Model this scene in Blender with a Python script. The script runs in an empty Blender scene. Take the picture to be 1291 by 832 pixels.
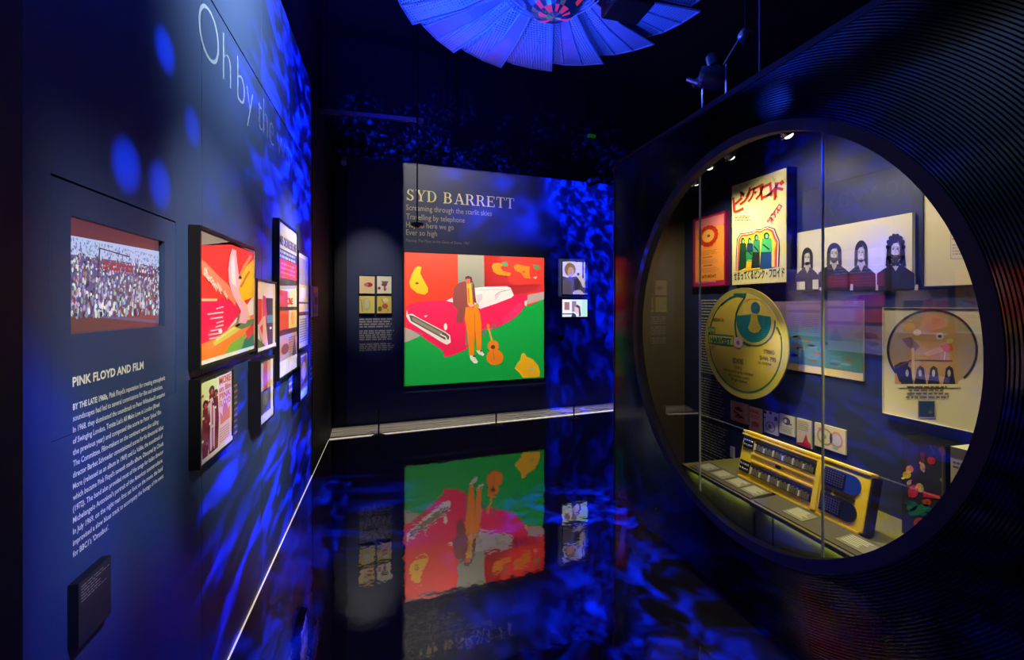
import bpy, bmesh, math, random
from mathutils import Vector, Matrix

random.seed(7)
SC = bpy.context.scene
COL = SC.collection

# ------------------------------------------------------------------ camera
TH = math.atan(153.5 / 574.0)            # the camera is turned this far to the right of the walls' direction
F, CX, CY, EYE = 574.0, 645.5, 384.5, 1.5
cam = bpy.data.cameras.new('camera'); cam.sensor_width = 36.0; cam.lens = F / 1291 * 36
cam.shift_y = -(416 - CY) / 1291; cam.clip_start = 0.02
co = bpy.data.objects.new('camera', cam); COL.objects.link(co)
co.location = (0, 0, EYE); co.rotation_euler = (math.pi / 2, 0, -TH)
SC.camera = co

# ------------------------------------------------------------------ world, exposure
w = bpy.data.worlds.new('world'); SC.world = w; w.use_nodes = True
w.node_tree.nodes['Background'].inputs[0].default_value = (0.10, 0.16, 1.0, 1)
w.node_tree.nodes['Background'].inputs[1].default_value = 0.026
SC.view_settings.view_transform = 'Standard'
SC.view_settings.look = 'None'
SC.view_settings.exposure = 0.0
SC.view_settings.gamma = 1.0
SC.view_settings.use_curve_mapping = False
SC.cycles.max_bounces = 7
SC.cycles.transparent_max_bounces = 16
SC.cycles.caustics_reflective = False
SC.cycles.caustics_refractive = False
SC.cycles.sample_clamp_indirect = 3.0

# ------------------------------------------------------------------ lamps
def mathn(nt, op, a, b=None, clamp=False):
    n = nt.nodes.new('ShaderNodeMath'); n.operation = op; n.use_clamp = clamp
    for i, x in enumerate((a, b)):
        if x is None: continue
        if isinstance(x, (int, float)): n.inputs[i].default_value = x
        else: nt.links.new(x, n.inputs[i])
    return n.outputs[0]

def ramp(nt, x, lo, hi):
    n = nt.nodes.new('ShaderNodeMapRange'); n.interpolation_type = 'SMOOTHSTEP'
    n.inputs['From Min'].default_value = lo; n.inputs['From Max'].default_value = hi
    nt.links.new(x, n.inputs['Value'])
    return n.outputs['Result']

def water_gobo(scale, patch, lo, hi, fill, off=0.0, power=1.3, st=(1, 1, 1)):
    def f(nt):
        tc = nt.nodes.new('ShaderNodeTexCoord')
        mp = nt.nodes.new('ShaderNodeMapping'); mp.inputs['Location'].default_value = (off, off * 1.7, off * 0.3); mp.inputs['Scale'].default_value = st
        nt.links.new(tc.outputs['Normal'], mp.inputs['Vector'])
        n1 = nt.nodes.new('ShaderNodeTexNoise'); n1.inputs['Scale'].default_value = scale
        n1.inputs['Detail'].default_value = 3.5; n1.inputs['Distortion'].default_value = .6
        n2 = nt.nodes.new('ShaderNodeTexNoise'); n2.inputs['Scale'].default_value = patch
        n2.inputs['Detail'].default_value = 1.5
        for n in (n1, n2): nt.links.new(mp.outputs[0], n.inputs['Vector'])
        r = mathn(nt, 'POWER', ramp(nt, n1.outputs['Fac'], .40, .72), power)
        return mathn(nt, 'MULTIPLY', mathn(nt, 'ADD', r, fill), ramp(nt, n2.outputs['Fac'], lo, hi))
    return f

def dotn(nt, v, c):
    n = nt.nodes.new('ShaderNodeVectorMath'); n.operation = 'DOT_PRODUCT'
    nt.links.new(v, n.inputs[0]); n.inputs[1].default_value = c
    return n.outputs['Value']

def shutter_gobo(L, po, u, a0, a1, h0, h1, sa=.02, sh=.02, inner=None):
    """framing shutters of a profile spot at L, cut so that the beam ends square on the wall through po along u;
    sa, sh: softness in metres of the upright and level edges"""
    L, po, u = Vector(L), Vector(po), Vector(u).normalized(); n_ = Vector((-u.y, u.x, 0))
    sa = sa if isinstance(sa, tuple) else (sa, sa); sh = sh if isinstance(sh, tuple) else (sh, sh)
    def f(nt):
        g = nt.nodes.new('ShaderNodeNewGeometry'); I = g.outputs['Incoming']
        k = mathn(nt, 'DIVIDE', (po - L).dot(n_), dotn(nt, I, n_))
        a = mathn(nt, 'ADD', mathn(nt, 'MULTIPLY', k, dotn(nt, I, u)), (L - po).dot(u))
        h = mathn(nt, 'ADD', mathn(nt, 'MULTIPLY', k, dotn(nt, I, (0, 0, 1))), L.z)
        m = ramp(nt, a, a0 - sa[0], a0 + sa[0])
        m = mathn(nt, 'MULTIPLY', m, mathn(nt, 'SUBTRACT', 1.0, ramp(nt, a, a1 - sa[1], a1 + sa[1])))
        m = mathn(nt, 'MULTIPLY', m, ramp(nt, h, h0 - sh[0], h0 + sh[0]))
        m = mathn(nt, 'MULTIPLY', m, mathn(nt, 'SUBTRACT', 1.0, ramp(nt, h, h1 - sh[1], h1 + sh[1])))
        return mathn(nt, 'MULTIPLY', m, inner(nt)) if inner else m
    return f

def spot(name, loc, target, watts, deg, blend=0.6, col=(1, .93, .82), r=0.03, gobo=None):
    l = bpy.data.lights.new(name, 'SPOT'); l.energy = watts; l.color = col
    l.spot_size = math.radians(deg); l.spot_blend = blend; l.shadow_soft_size = r
    o = bpy.data.objects.new(name, l); COL.objects.link(o); o.location = loc
    o.rotation_euler = (Vector(target) - Vector(loc)).to_track_quat('-Z', 'Y').to_euler()
    if gobo:
        l.use_nodes = True; nt = l.node_tree; e = nt.nodes['Emission']
        nt.links.new(gobo(nt), e.inputs['Strength'])
    return o

BLUE = (0.002, 0.022, 1.0)
WARM = (1.0, .93, .80)
BWO, BWU = (0, 5.79, 0), (1, .101, 0)
LWO, LWU = (-.665, 0, 0), (0, 1, 0)
def back_spot(name, L, T, watts, deg, blend, col, a0, a1, h0, h1, sa=.02, sh=.02, inner=None):
    return spot(name, L, T, watts, deg, blend, col, .01, shutter_gobo(L, BWO, BWU, a0, a1, h0, h1, sa, sh, inner))
def left_spot(name, L, T, watts, deg, blend, col, a0, a1, h0, h1, sa=.02, sh=.02, inner=None):
    return spot(name, L, T, watts, deg, blend, col, .01, shutter_gobo(L, LWO, LWU, a0, a1, h0, h1, sa, sh, inner))
# white picture lights on the left wall
spot('picture_lamp', (0.85, 0.8, 3.2), (-.66, 2.25, 1.38), 640, 29, .8, WARM)
spot('picture_lamp', (0.75, 3.9, 3.3), (-.66, 3.3, 1.50), 560, 34, .9, WARM)
left_spot('text_lamp', (0.9, 0.2, 3.4), (-.66, 1.4, 1.15), 420, 60, .8, (.96, 1, .95), 1.12, 1.72, .78, 1.7, (.12, .10), (.25, .3))
left_spot('wall_lamp', (0.45, 1.3, 3.9), (-.66, 2.6, 2.7), 1500, 80, .6, (.92, 1, .98), 1.85, 2.9, 2.35, 3.6, (.45, .8), (.75, .2))
# back wall: profile spots for painting and title, soft spots for the small pictures
back_spot('painting_lamp', (1.1, 3.5, 4.2), (1.1, 5.9, 1.55), 900, 90, .3, WARM, .16, 2.08, .42, 2.155, .015, .02)
back_spot('title_lamp', (0.95, 3.5, 4.3), (0.95, 5.9, 2.7), 230, 90, .3, WARM, .165, 1.7, 1.9, 3.265, (.02, .75), (.3, .01))
back_spot('skirting_fill', (1.1, 3.5, 4.2), (1.1, 5.9, .2), 480, 100, .3, WARM, -.9, 3.6, -.50, -.03, .02, (.02, .06))  # added fill light that brightens the skirting, no fixture behind it
spot('small_picture_lamp', (-.1, 3.8, 4.0), (-.22, 5.75, 1.80), 330, 21, 1.0, WARM)
back_spot('small_picture_lamp', (2.3, 3.9, 4.0), (2.42, 6.0, 1.80), 380, 20, .3, WARM, 2.30, 2.72, 1.62, 2.15, .01, .01)
# blue water-effect projectors
left_spot('water_projector', (1.3, 3.7, 3.0), (-.66, 3.6, 2.0), 6500, 110, .5, BLUE, 2.75, 4.25, 1.95, 3.42, (.7, .05), (.35, .01), water_gobo(9, 2.3, .28, .52, .03, 3.1, 1.5, (1, 2.4, .7)))
left_spot('water_projector', (1.3, 3.7, 2.6), (-.66, 3.2, 1.2), 1700, 110, .5, BLUE, 2.2, 4.25, 1.2, 2.4, (.4, .05), .35, water_gobo(8, 2.3, .36, .60, .0, 1.1, 1.3, (1, 2.2, .6)))
left_spot('water_projector', (1.2, 3.3, 2.2), (-.66, 2.9, .6), 8000, 120, .5, BLUE, 1.85, 4.25, -.5, 1.05, (.12, .05), (.01, .35), water_gobo(9, 2.3, .30, .52, .0, 6.1, 2.0, (1, 3.2, .4)))
back_spot('water_projector', (2.2, 3.7, 3.9), (3.0, 6.1, 1.7), 6500, 96, .3, BLUE, 2.15, 4.5, -.5, 3.27, (.10, .1), .01, water_gobo(26, 3.0, .26, .52, .05, 5.7, 1.4))
back_spot('water_projector', (1.7, 3.7, 3.9), (1.5, 6.0, 2.8), 2600, 90, .3, BLUE, 1.1, 2.3, 2.42, 3.27, (.7, .1), (.2, .01), water_gobo(9, 2.6, .30, .56, .1, 5.7))
back_spot('water_projector', (.9, 3.7, 3.7), (1.3, 6.0, .6), 330, 90, .3, BLUE, -.1, 2.3, -.5, .9, (.3, .1), .2, water_gobo(11, 3, .44, .6, .05, 2.7))
spot('water_projector', (1.0, 4.1, 3.9), (1.5, 2.4, 0.0), 26000, 36, .8, BLUE, .01, water_gobo(30, 5.0, .34, .56, .0, 1.3, 1.8))
spot('water_projector', (-.2, 4.5, 3.9), (-.35, 3.5, 0.0), 6000, 24, .9, BLUE, .01, water_gobo(16, 5.0, .34, .56, .0, 2.3, 1.8, (.5, 1.6, 1)))
back_spot('water_projector', (0.9, 3.4, 2.4), (1.2, 6.0, 3.5), 9000, 110, .3, BLUE, -.6, 3.4, 3.28, 3.9, .1, (.005, .5), water_gobo(64, 5.0, .36, .6, .0, 8.3, 4.))
left_spot('water_projector', (0.9, 0.4, 3.6), (-.66, 1.8, .9), 1500, 90, .8, BLUE, 1.05, 1.9, -.5, 1.75, (.05, .2), .4, water_gobo(3.2, 3.2, .52, .66, .1, 9.1))
for q, e in (((-.665, 1.41, 1.865), 300), ((-.665, 1.59, 1.86), 260), ((-.665, 1.62, 2.28), 300), ((-.665, 1.82, 2.12), 200)):
    spot('water_projector', (1.6, 1.5, 2.6), q, e * 4.2, 3.9, 1, (.004, .07, 1.0), .01)
# blue light on the petal lamp, the ceiling and the case
spot('petal_uplight', (-.35, 3.6, 2.2), (.9, 2.6, 3.4), 420, 60, .8, (.006, .05, 1))
spot('petal_uplight', (.6, 2.7, 1.3), (.94, 2.55, 3.4), 260, 56, .6, (.01, .075, 1))
spot('stage_light_fill', (1.35, 2.9, 3.1), (1.84, 2.25, 2.85), 35, 30, .8, (.08, .16, 1))  # added unseen light that gives the moving head its blue highlight
spot('ceiling_fill', (-.3, 3.4, 3.3), (.3, 4.4, 4.7), 200, 120, 1, (.01, .02, 1))  # added unseen wash that tints the ceiling blue
spot('case_front_lamp', (.3, 2.6, 3.0), (1.68, 1.70, 2.43), 1500, 5.5, .8, (.01, .06, 1))
spot('case_front_lamp', (.2, 1.2, 3.1), (2.27, 1.75, 1.3), 1600, 27, .8, (.004, .03, 1), .01, water_gobo(6, 3.2, .42, .62, .1, 4.4))

# ------------------------------------------------------------------ materials
def lin(c):
    return tuple((x / 255 / 12.92) if x <= 10 else ((x / 255 + .055) / 1.055) ** 2.4 for x in c)

MATS = {}
def mat(name, rgb, rough=.5, metal=0., ior=1.5, emis=0., vary=.12, scale=8., bump=0., coat=0.):
    m = bpy.data.materials.new(name); m.use_nodes = True; nt = m.node_tree
    b = nt.nodes['Principled BSDF']; c = lin(rgb)
    b.inputs['Roughness'].default_value = rough; b.inputs['Metallic'].default_value = metal
    b.inputs['IOR'].default_value = ior; b.inputs['Coat Weight'].default_value = coat
    tc = nt.nodes.new('ShaderNodeTexCoord'); n = nt.nodes.new('ShaderNodeTexNoise')
    n.inputs['Scale'].default_value = scale; n.inputs['Detail'].default_value = 4
    nt.links.new(tc.outputs['Object'], n.inputs['Vector'])
    mx = nt.nodes.new('ShaderNodeMix'); mx.data_type = 'RGBA'
    mx.inputs['A'].default_value = tuple(x * (1 - vary) for x in c) + (1,)
    mx.inputs['B'].default_value = tuple(min(1, x * (1 + vary)) for x in c) + (1,)
    nt.links.new(n.outputs['Fac'], mx.inputs['Factor']); nt.links.new(mx.outputs['Result'], b.inputs['Base Color'])
    if bump:
        bp = nt.nodes.new('ShaderNodeBump'); bp.inputs['Strength'].default_value = bump; bp.inputs['Distance'].default_value = .01
        nt.links.new(n.outputs['Fac'], bp.inputs['Height']); nt.links.new(bp.outputs[0], b.inputs['Normal'])
    if emis:
        b.inputs['Emission Color'].default_value = c + (1,); b.inputs['Emission Strength'].default_value = emis
    MATS[name] = m; return m

M_WALL = mat('navy_paint', (44, 62, 98), .45, vary=.05, scale=3)
M_BACK = mat('navy_paint_back', (48, 56, 88), .5, vary=.05, scale=3)
M_CASEWALL = mat('navy_case_lining', (34, 43, 92), .5, vary=.05, scale=3)
M_BLACK = mat('black_paint', (20, 18, 20), .6, vary=.2)
M_VOID = mat('black_ceiling_paint', (30, 30, 34), .9, vary=.3, scale=3)
M_MATT = mat('black_metal', (14, 14, 15), .4, metal=.3)
M_FRAME = mat('black_frame_wood', (20, 18, 17), .35)
M_FACE = mat('polished_black_cladding', (6, 6, 7), .10, ior=1.5, vary=.1)
M_RIM = mat('black_rim', (13, 12, 13), .6)
M_TAUPE = mat('dark_taupe_lining', (84, 74, 58), .6)
M_DECK = mat('olive_deck', (104, 100, 56), .5, bump=.05)
M_FASC = mat('olive_fascia', (120, 122, 66), .5)
M_RAIL = mat('dark_grey_rail', (78, 72, 68), .55)
M_CAPT = mat('grey_caption_plate', (120, 116, 112), .5)
M_STEEL = mat('brushed_metal', (150, 150, 155), .3, metal=.9)
M_SKIRT = mat('pale_metal_skirting', (190, 182, 165), .4, metal=.2)
M_CHROME = mat('chrome', (220, 220, 220), .12, metal=1.)
M_LED = mat('warm_led_strip', (255, 240, 215), .5, emis=.7, vary=0)
M_LEDW = mat('lamp_lens', (255, 246, 225), .5, emis=6., vary=0)
M_GREEN = mat('green_pilot_light', (20, 160, 60), .5, emis=.1, vary=0)
M_RED = mat('dark_red_edge', (70, 24, 22), .5)
M_WHITE = mat('white_plastic', (205, 205, 200), .5)
M_YEL = mat('yellow_enamel', (255, 214, 14), .35, vary=.08, coat=.3)
M_YELD = mat('yellow_wood_trim', (255, 212, 50), .4)
M_KEYB = mat('black_plastic_keys', (34, 32, 34), .4)
M_KEYG = mat('grey_keys', (112, 106, 80), .4)
M_BLUEP = mat('blue_plastic_plate', (25, 60, 190), .35)
M_DARKP = mat('dark_blue_plate', (22, 26, 60), .35)

# printed sheets: one material reads the colours of the printed shapes
def print_mat(name, rough, coat):
    m = bpy.data.materials.new(name); m.use_nodes = True; nt = m.node_tree; b = nt.nodes['Principled BSDF']
    a = nt.nodes.new('ShaderNodeAttribute'); a.attribute_name = 'ink'
    nt.links.new(a.outputs['Color'], b.inputs['Base Color'])
    b.inputs['Roughness'].default_value = rough; b.inputs['Coat Weight'].default_value = coat
    b.inputs['Coat Roughness'].default_value = .05
    return m
M_PRINT = print_mat('printed_paper', .55, 0.); M_GLOSSP = print_mat('glazed_print', .5, .5)
def screen_mat(name, strength):
    m = bpy.data.materials.new(name); m.use_nodes = True; nt = m.node_tree; b = nt.nodes['Principled BSDF']
    a = nt.nodes.new('ShaderNodeAttribute'); a.attribute_name = 'ink'
    b.inputs['Base Color'].default_value = (.01, .01, .01, 1); b.inputs['Roughness'].default_value = .2
    nt.links.new(a.outputs['Color'], b.inputs['Emission Color']); b.inputs['Emission Strength'].default_value = strength
    return m
M_SCREEN = screen_mat('backlit_screen', 1.0)

# floor: black mirror-polished resin, very slightly uneven
def floor_mat():
    m = bpy.data.materials.new('polished_black_floor'); m.use_nodes = True; nt = m.node_tree; b = nt.nodes['Principled BSDF']
    tc = nt.nodes.new('ShaderNodeTexCoord')
    n = nt.nodes.new('ShaderNodeTexNoise'); n.inputs['Scale'].default_value = 1.6; n.inputs['Detail'].default_value = 3
    n2 = nt.nodes.new('ShaderNodeTexNoise'); n2.inputs['Scale'].default_value = 14; n2.inputs['Detail'].default_value = 2
    for x in (n, n2): nt.links.new(tc.outputs['Object'], x.inputs['Vector'])
    mx = nt.nodes.new('ShaderNodeMix'); mx.data_type = 'RGBA'
    mx.inputs['A'].default_value = (.016, .016, .022, 1); mx.inputs['B'].default_value = (.032, .030, .040, 1)
    nt.links.new(n.outputs['Fac'], mx.inputs['Factor']); nt.links.new(mx.outputs['Result'], b.inputs['Base Color'])
    b.inputs['Roughness'].default_value = .035; b.inputs['IOR'].default_value = 2.3
    bp = nt.nodes.new('ShaderNodeBump'); bp.inputs['Strength'].default_value = .05; bp.inputs['Distance'].default_value = .01
    nt.links.new(n2.outputs['Fac'], bp.inputs['Height']); nt.links.new(bp.outputs[0], b.inputs['Normal'])
    return m
M_FLOOR = floor_mat()

def glass_mat():
    m = bpy.data.materials.new('case_glass'); m.use_nodes = True; nt = m.node_tree; nt.nodes.clear()
    out = nt.nodes.new('ShaderNodeOutputMaterial'); mx = nt.nodes.new('ShaderNodeMixShader')
    t = nt.nodes.new('ShaderNodeBsdfTransparent'); g = nt.nodes.new('ShaderNodeBsdfGlossy'); f = nt.nodes.new('ShaderNodeFresnel')
    g.inputs['Roughness'].default_value = .0
    geo = nt.nodes.new('ShaderNodeNewGeometry')   # the same reflectance on both faces of the pane
    nt.links.new(mathn(nt, 'ADD', mathn(nt, 'MULTIPLY', geo.outputs['Backfacing'], 1 / 1.75 - 1.75), 1.75), f.inputs['IOR'])
    t.inputs['Color'].default_value = (.95, .97, .95, 1)
    nt.links.new(f.outputs[0], mx.inputs[0]); nt.links.new(t.outputs[0], mx.inputs[1]); nt.links.new(g.outputs[0], mx.inputs[2])
    nt.links.new(mx.outputs[0], out.inputs[0]); return m
M_GLASS = glass_mat()
M_GLEDGE = mat('glass_edge', (225, 230, 205), .3, vary=.05)

def mesh_mat():
    """perforated sheet: rows of small holes between solid webs"""
    m = bpy.data.materials.new('perforated_sheet'); m.use_nodes = True; nt = m.node_tree; b = nt.nodes['Principled BSDF']
    tc = nt.nodes.new('ShaderNodeTexCoord'); s = nt.nodes.new('ShaderNodeSeparateXYZ'); nt.links.new(tc.outputs['Object'], s.inputs[0])
    def tri(o, fr):
        return mathn(nt, 'ABSOLUTE', mathn(nt, 'SUBTRACT', mathn(nt, 'FRACT', mathn(nt, 'MULTIPLY', o, fr)), .5))
    a = tri(s.outputs['X'], 50.); c = tri(s.outputs['Y'], 50.)
    hole = mathn(nt, 'MULTIPLY', mathn(nt, 'LESS_THAN', a, .34), mathn(nt, 'LESS_THAN', c, .34))
    b.inputs['Base Color'].default_value = (.62, .68, .85, 1); b.inputs['Metallic'].default_value = .35; b.inputs['Roughness'].default_value = .42
    nt.links.new(mathn(nt, 'SUBTRACT', 1.0, mathn(nt, 'MULTIPLY', hole, .95)), b.inputs['Alpha'])
    return m
M_PERF = mesh_mat()
M_PETAL = mat('petal_sheet', (150, 155, 185), .4, metal=.35, vary=.35, scale=5)
M_PETRIM = mat('petal_edge_metal', (190, 195, 220), .3, metal=.4)
M_PINK = mat('pink_glass', (235, 60, 80), .2, emis=.45, vary=.3)
M_MIR = mat('mirror_facet', (190, 200, 230), .12, metal=.9)

# ------------------------------------------------------------------ mesh helpers
ORG = {}
def link(o, parent=None):
    COL.objects.link(o)
    if parent: o.parent = parent
    return o

def thing(name, loc, label, cat, group=None):
    o = bpy.data.objects.new(name, None); link(o); o.location = loc; o.empty_display_size = .05
    o['label'] = label; o['category'] = cat
    if group: o['group'] = group
    ORG[o.name] = Vector(loc); return o

def structure(name, loc=(0, 0, 0)):
    o = bpy.data.objects.new(name, None); link(o); o.location = loc; o['kind'] = 'structure'
    ORG[o.name] = Vector(loc); return o

class MB:
    def __init__(s): s.v = []; s.f = []; s.c = []; s.m = []; s.mi = 0; s.smooth = set()
    def add(s, vs, fs, col=None, smooth=False):
        b = len(s.v); s.v += [Vector(x) for x in vs]
        for f in fs:
            if smooth: s.smooth.add(len(s.f))
            s.f.append([i + b for i in f]); s.c.append(col); s.m.append(s.mi)
    def box(s, x0, x1, y0, y1, z0, z1):
        s.obox(Vector((0, 0, 0)), Vector((1, 0, 0)), Vector((0, 1, 0)), Vector((0, 0, 1)), x0, x1, y0, y1, z0, z1)
    def obox(s, o, U, V, N, a0, a1, b0, b1, c0, c1, bev=0.):
        vs = [o + U * a + V * b + N * c for c in (c0, c1) for a, b in ((a0, b0), (a1, b0), (a1, b1), (a0, b1))]
        s.add(vs, [(0, 3, 2, 1), (4, 5, 6, 7), (0, 1, 5, 4), (1, 2, 6, 5), (2, 3, 7, 6), (3, 0, 4, 7)])
    def tube(s, p0, p1, r, n=12, r1=None):
        p0, p1 = Vector(p0), Vector(p1); d = (p1 - p0).normalized(); r1 = r if r1 is None else r1
        a = d.orthogonal().normalized(); b = d.cross(a)
        vs = [p + a * math.cos(t) * q + b * math.sin(t) * q for p, q in ((p0, r), (p1, r1)) for t in [2 * math.pi * i / n for i in range(n)]]
        fs = [(i, (i + 1) % n, n + (i + 1) % n, n + i) for i in range(n)]
        s.add(vs, fs, smooth=True); s.add(vs[:n][::-1], [tuple(range(n))]); s.add(vs[n:], [tuple(range(n))])
    def lathe(s, p, d, prof, n=20):
        """prof: (distance along d, radius)"""
        p, d = Vector(p), Vector(d).normalized(); a = d.orthogonal().normalized(); b = d.cross(a)
        vs = [p + d * h + a * math.cos(t) * r + b * math.sin(t) * r for h, r in prof for t in [2 * math.pi * i / n for i in range(n)]]
        fs = [(k * n + i, k * n + (i + 1) % n, (k + 1) * n + (i + 1) % n, (k + 1) * n + i) for k in range(len(prof) - 1) for i in range(n)]
        s.add(vs, fs, smooth=True)
    def build(s, name, mats, parent=None, origin=None, **props):
        mats = mats if isinstance(mats, (list, tuple)) else [mats]
        if parent is not None:
            org = ORG[parent.name]
        else:
            if origin is None:
                lo = [min(x[i] for x in s.v) for i in range(3)]; hi = [max(x[i] for x in s.v) for i in range(3)]
                origin = ((lo[0] + hi[0]) / 2, (lo[1] + hi[1]) / 2, lo[2])
            org = Vector(origin)
        me = bpy.data.meshes.new(name); me.from_pydata([x - org for x in s.v], [], s.f)
        for m in mats: me.materials.append(m)
        for i, p in enumerate(me.polygons):
            p.material_index = s.m[i]; p.use_smooth = i in s.smooth
        if any(c is not None for c in s.c):
            at = me.color_attributes.new('ink', 'FLOAT_COLOR', 'CORNER'); k = 0; buf = []
            for i, p in enumerate(me.polygons):
                c = s.c[i] or (1, 1, 1)
                buf += (list(c) + [1]) * p.loop_total
            at.data.foreach_set('color', buf)
        me.update()
        o = bpy.data.objects.new(name, me); link(o, parent)
        if parent is None: o.location = org
        ORG[o.name] = org.copy()
        for k, x in props.items(): o[k] = x
        return o

def bevel(o, w=.003, n=1):
    md = o.modifiers.new('bevel', 'BEVEL'); md.width = w; md.segments = n; md.limit_method = 'ANGLE'
    return o

# ------------------------------------------------------------------ surfaces
FWD = Vector((math.sin(TH), math.cos(TH), 0)); RGT = Vector((math.cos(TH), -math.sin(TH), 0)); UP = Vector((0, 0, 1))
EYEP = Vector((0, 0, EYE))
class Surf:
    def __init__(s, o, u): s.o = Vector(o); s.u = Vector(u).normalized(); s.n = (UP.cross(s.u)).normalized() * -1
    def pt(s, a, h, off=0.): return s.o + s.u * a + UP * h + s.n * off
    def at(s, px, py, off=0.):
        d = FWD + RGT * ((px - CX) / F) + UP * ((CY - py) / F)
        k = (s.o + s.n * off - EYEP).dot(s.n) / d.dot(s.n); p = EYEP + d * k
        return ((p - s.o).dot(s.u), p.z)
XL, XF, XI, HC = -.665, 1.68, 2.27, 2.57       # left wall, case face, case lining, case height
BK, BS = 5.79, .101                              # back wall y = BK + BS * x
LW = Surf((XL, 0, 0), (0, 1, 0))                 # left wall, read left to right
KW = Surf((XI, 0, 0), (0, -1, 0))                # lining of the case
CF = Surf((XF, 0, 0), (0, -1, 0))
BW = Surf((0, BK, 0), (1, BS, 0))
def ray_at_z(px, py, z):
    d = FWD + RGT * ((px - CX) / F) + UP * ((CY - py) / F); return EYEP + d * ((z - EYE) / d.z)
def ray_at_x(px, py, x):
    d = FWD + RGT * ((px - CX) / F) + UP * ((CY - py) / F); return EYEP + d * (x / d.x)
def ray_at_depth(px, py, z):
    return EYEP + (FWD + RGT * ((px - CX) / F) + UP * ((CY - py) / F)) * z

# ------------------------------------------------------------------ lettering and print
TXT = {}
def glyphs(body, bold=0.):
    k = (body, bold)
    if k in TXT: return TXT[k]
    c = bpy.data.curves.new('lettering', 'FONT'); c.body = body; c.resolution_u = 8 if bold < 0 else 2; c.offset = bold
    o = bpy.data.objects.new('lettering', c); COL.objects.link(o); bpy.context.view_layer.update()
    me = bpy.data.meshes.new_from_object(o.evaluated_get(bpy.context.evaluated_depsgraph_get()))
    vs = [(v.co.x, v.co.y) for v in me.vertices]; fs = [tuple(p.vertices) for p in me.polygons]
    bpy.data.objects.remove(o); bpy.data.curves.remove(c); bpy.data.meshes.remove(me)
    TXT[k] = (vs, fs); return TXT[k]

class Art:
    """flat print on a surface; shapes are given through a map to surface metres"""
    def __init__(s, surf, off, rect=None):
        s.S, s.off, s.mb = surf, off, MB(); s.rect = rect; s.parts = []
        if rect: s.m = s.f
    def f(s, u, v):
        a0, a1, hb, ht = s.rect; return (a0 + (a1 - a0) * u, ht + (hb - ht) * v)
    def p(s, x, y): return s.S.at(x, y, s.off)
    def z(s, ox, oy, k): s.m = lambda x, y: s.p(ox + x / k, oy + y / k)
    def _put(s, pts, col, L, fs=None):
        s.mb.add([s.S.pt(a, h, s.off + .0005 * L) for a, h in pts], fs or [tuple(range(len(pts)))], lin(col))
    def poly(s, pts, col, L=1): s._put([s.m(*q) for q in pts], col, L)
    def rect_(s, x0, y0, x1, y1, col, L=1): s.poly([(x0, y0), (x1, y0), (x1, y1), (x0, y1)], col, L)
    def base(s, col, L=0):
        s.mb = MB()
        a0, a1, hb, ht = s.rect; s._put([(a0, hb), (a1, hb), (a1, ht), (a0, ht)], col, L)
    def ell(s, x, y, rx, ry, col, L=1, n=24, a0=0., a1=360., rot=0.):
        ps = []; full = a1 - a0 >= 360; cr, sr = math.cos(math.radians(rot)), math.sin(math.radians(rot))
        for i in range(n if full else n + 1):
            t = math.radians(a0 + (a1 - a0) * i / n); q, r = rx * math.cos(t), ry * math.sin(t)
            ps.append((x + q * cr - r * sr, y + q * sr + r * cr))
        s.poly(ps, col, L)
    def arc(s, x, y, rx, ry, wd, col, L=1, n=40, a0=0., a1=360.):
        for i in range(n):
            t0 = math.radians(a0 + (a1 - a0) * i / n); t1 = math.radians(a0 + (a1 - a0) * (i + 1) / n)
            s.poly([(x + rx * math.cos(t0), y + ry * math.sin(t0)), (x + rx * math.cos(t1), y + ry * math.sin(t1)),
                    (x + (rx - wd) * math.cos(t1), y + (ry - wd * ry / rx) * math.sin(t1)), (x + (rx - wd) * math.cos(t0), y + (ry - wd * ry / rx) * math.sin(t0))], col, L)
    def line(s, pts, wd, col, L=1):
        for (x0, y0), (x1, y1) in zip(pts, pts[1:]):
            d = math.hypot(x1 - x0, y1 - y0) or 1; nx, ny = -(y1 - y0) / d * wd / 2, (x1 - x0) / d * wd / 2
            s.poly([(x0 + nx, y0 + ny), (x1 + nx, y1 + ny), (x1 - nx, y1 - ny), (x0 - nx, y0 - ny)], col, L)
    def bars(s, x0, y0, x1, y1, n, th, col, L=2, ragged=.15, words=True):
        """small print too fine to read: rows of word-long strokes"""
        for i in range(n):
            y = y0 + (y1 - y0) * (i + .5) / n; e = x1 - (x1 - x0) * ragged * random.random(); x = x0
            while x < e - 1e-6:
                wl = (x1 - x0) * random.uniform(.06, .2) if words else e - x
                s.rect_(x, y - th / 2, min(e, x + wl), y + th / 2, col, L); x += wl + (x1 - x0) * .03
    def text(s, body, x, y, size, col, L=2, width=None, align='l', rot=0., bold=0., rise=None):
        """size: height of an em in metres; width: metres the line is fitted to"""
        vs, fs = glyphs(body, bold)
        if not vs: return
        lo, hi = min(v[0] for v in vs), max(v[0] for v in vs); sx = size if width is None else width / max(1e-6, hi - lo)
        sh = {'l': lo, 'c': (lo + hi) / 2, 'r': hi}[align]; a, h = s.m(x, y); c, d = math.cos(rot), math.sin(rot)
        pts = []
        for vx, vy in vs:
            q, r = (vx - sh) * sx, vy * size
            pts.append((a + q * c - r * d, h + q * d + r * c))
        s._put(pts, col, L, fs)
    def cut(s):
        if s.mb.v: s.parts.append(s.mb); s.mb = MB()
    def build(s, name, m, parent=None, **k): return s.mb.build(name, m, parent, **k)
    def writing(s, name, label, cat, part='text_line'):
        s.cut(); v = [x for p in s.parts for x in p.v]; c = sum(v, Vector()) / len(v); c.z = min(x.z for x in v)
        t = thing(name, c, label, cat)
        for p in s.parts: p.build(part, M_PRINT, t)
        return t

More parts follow.
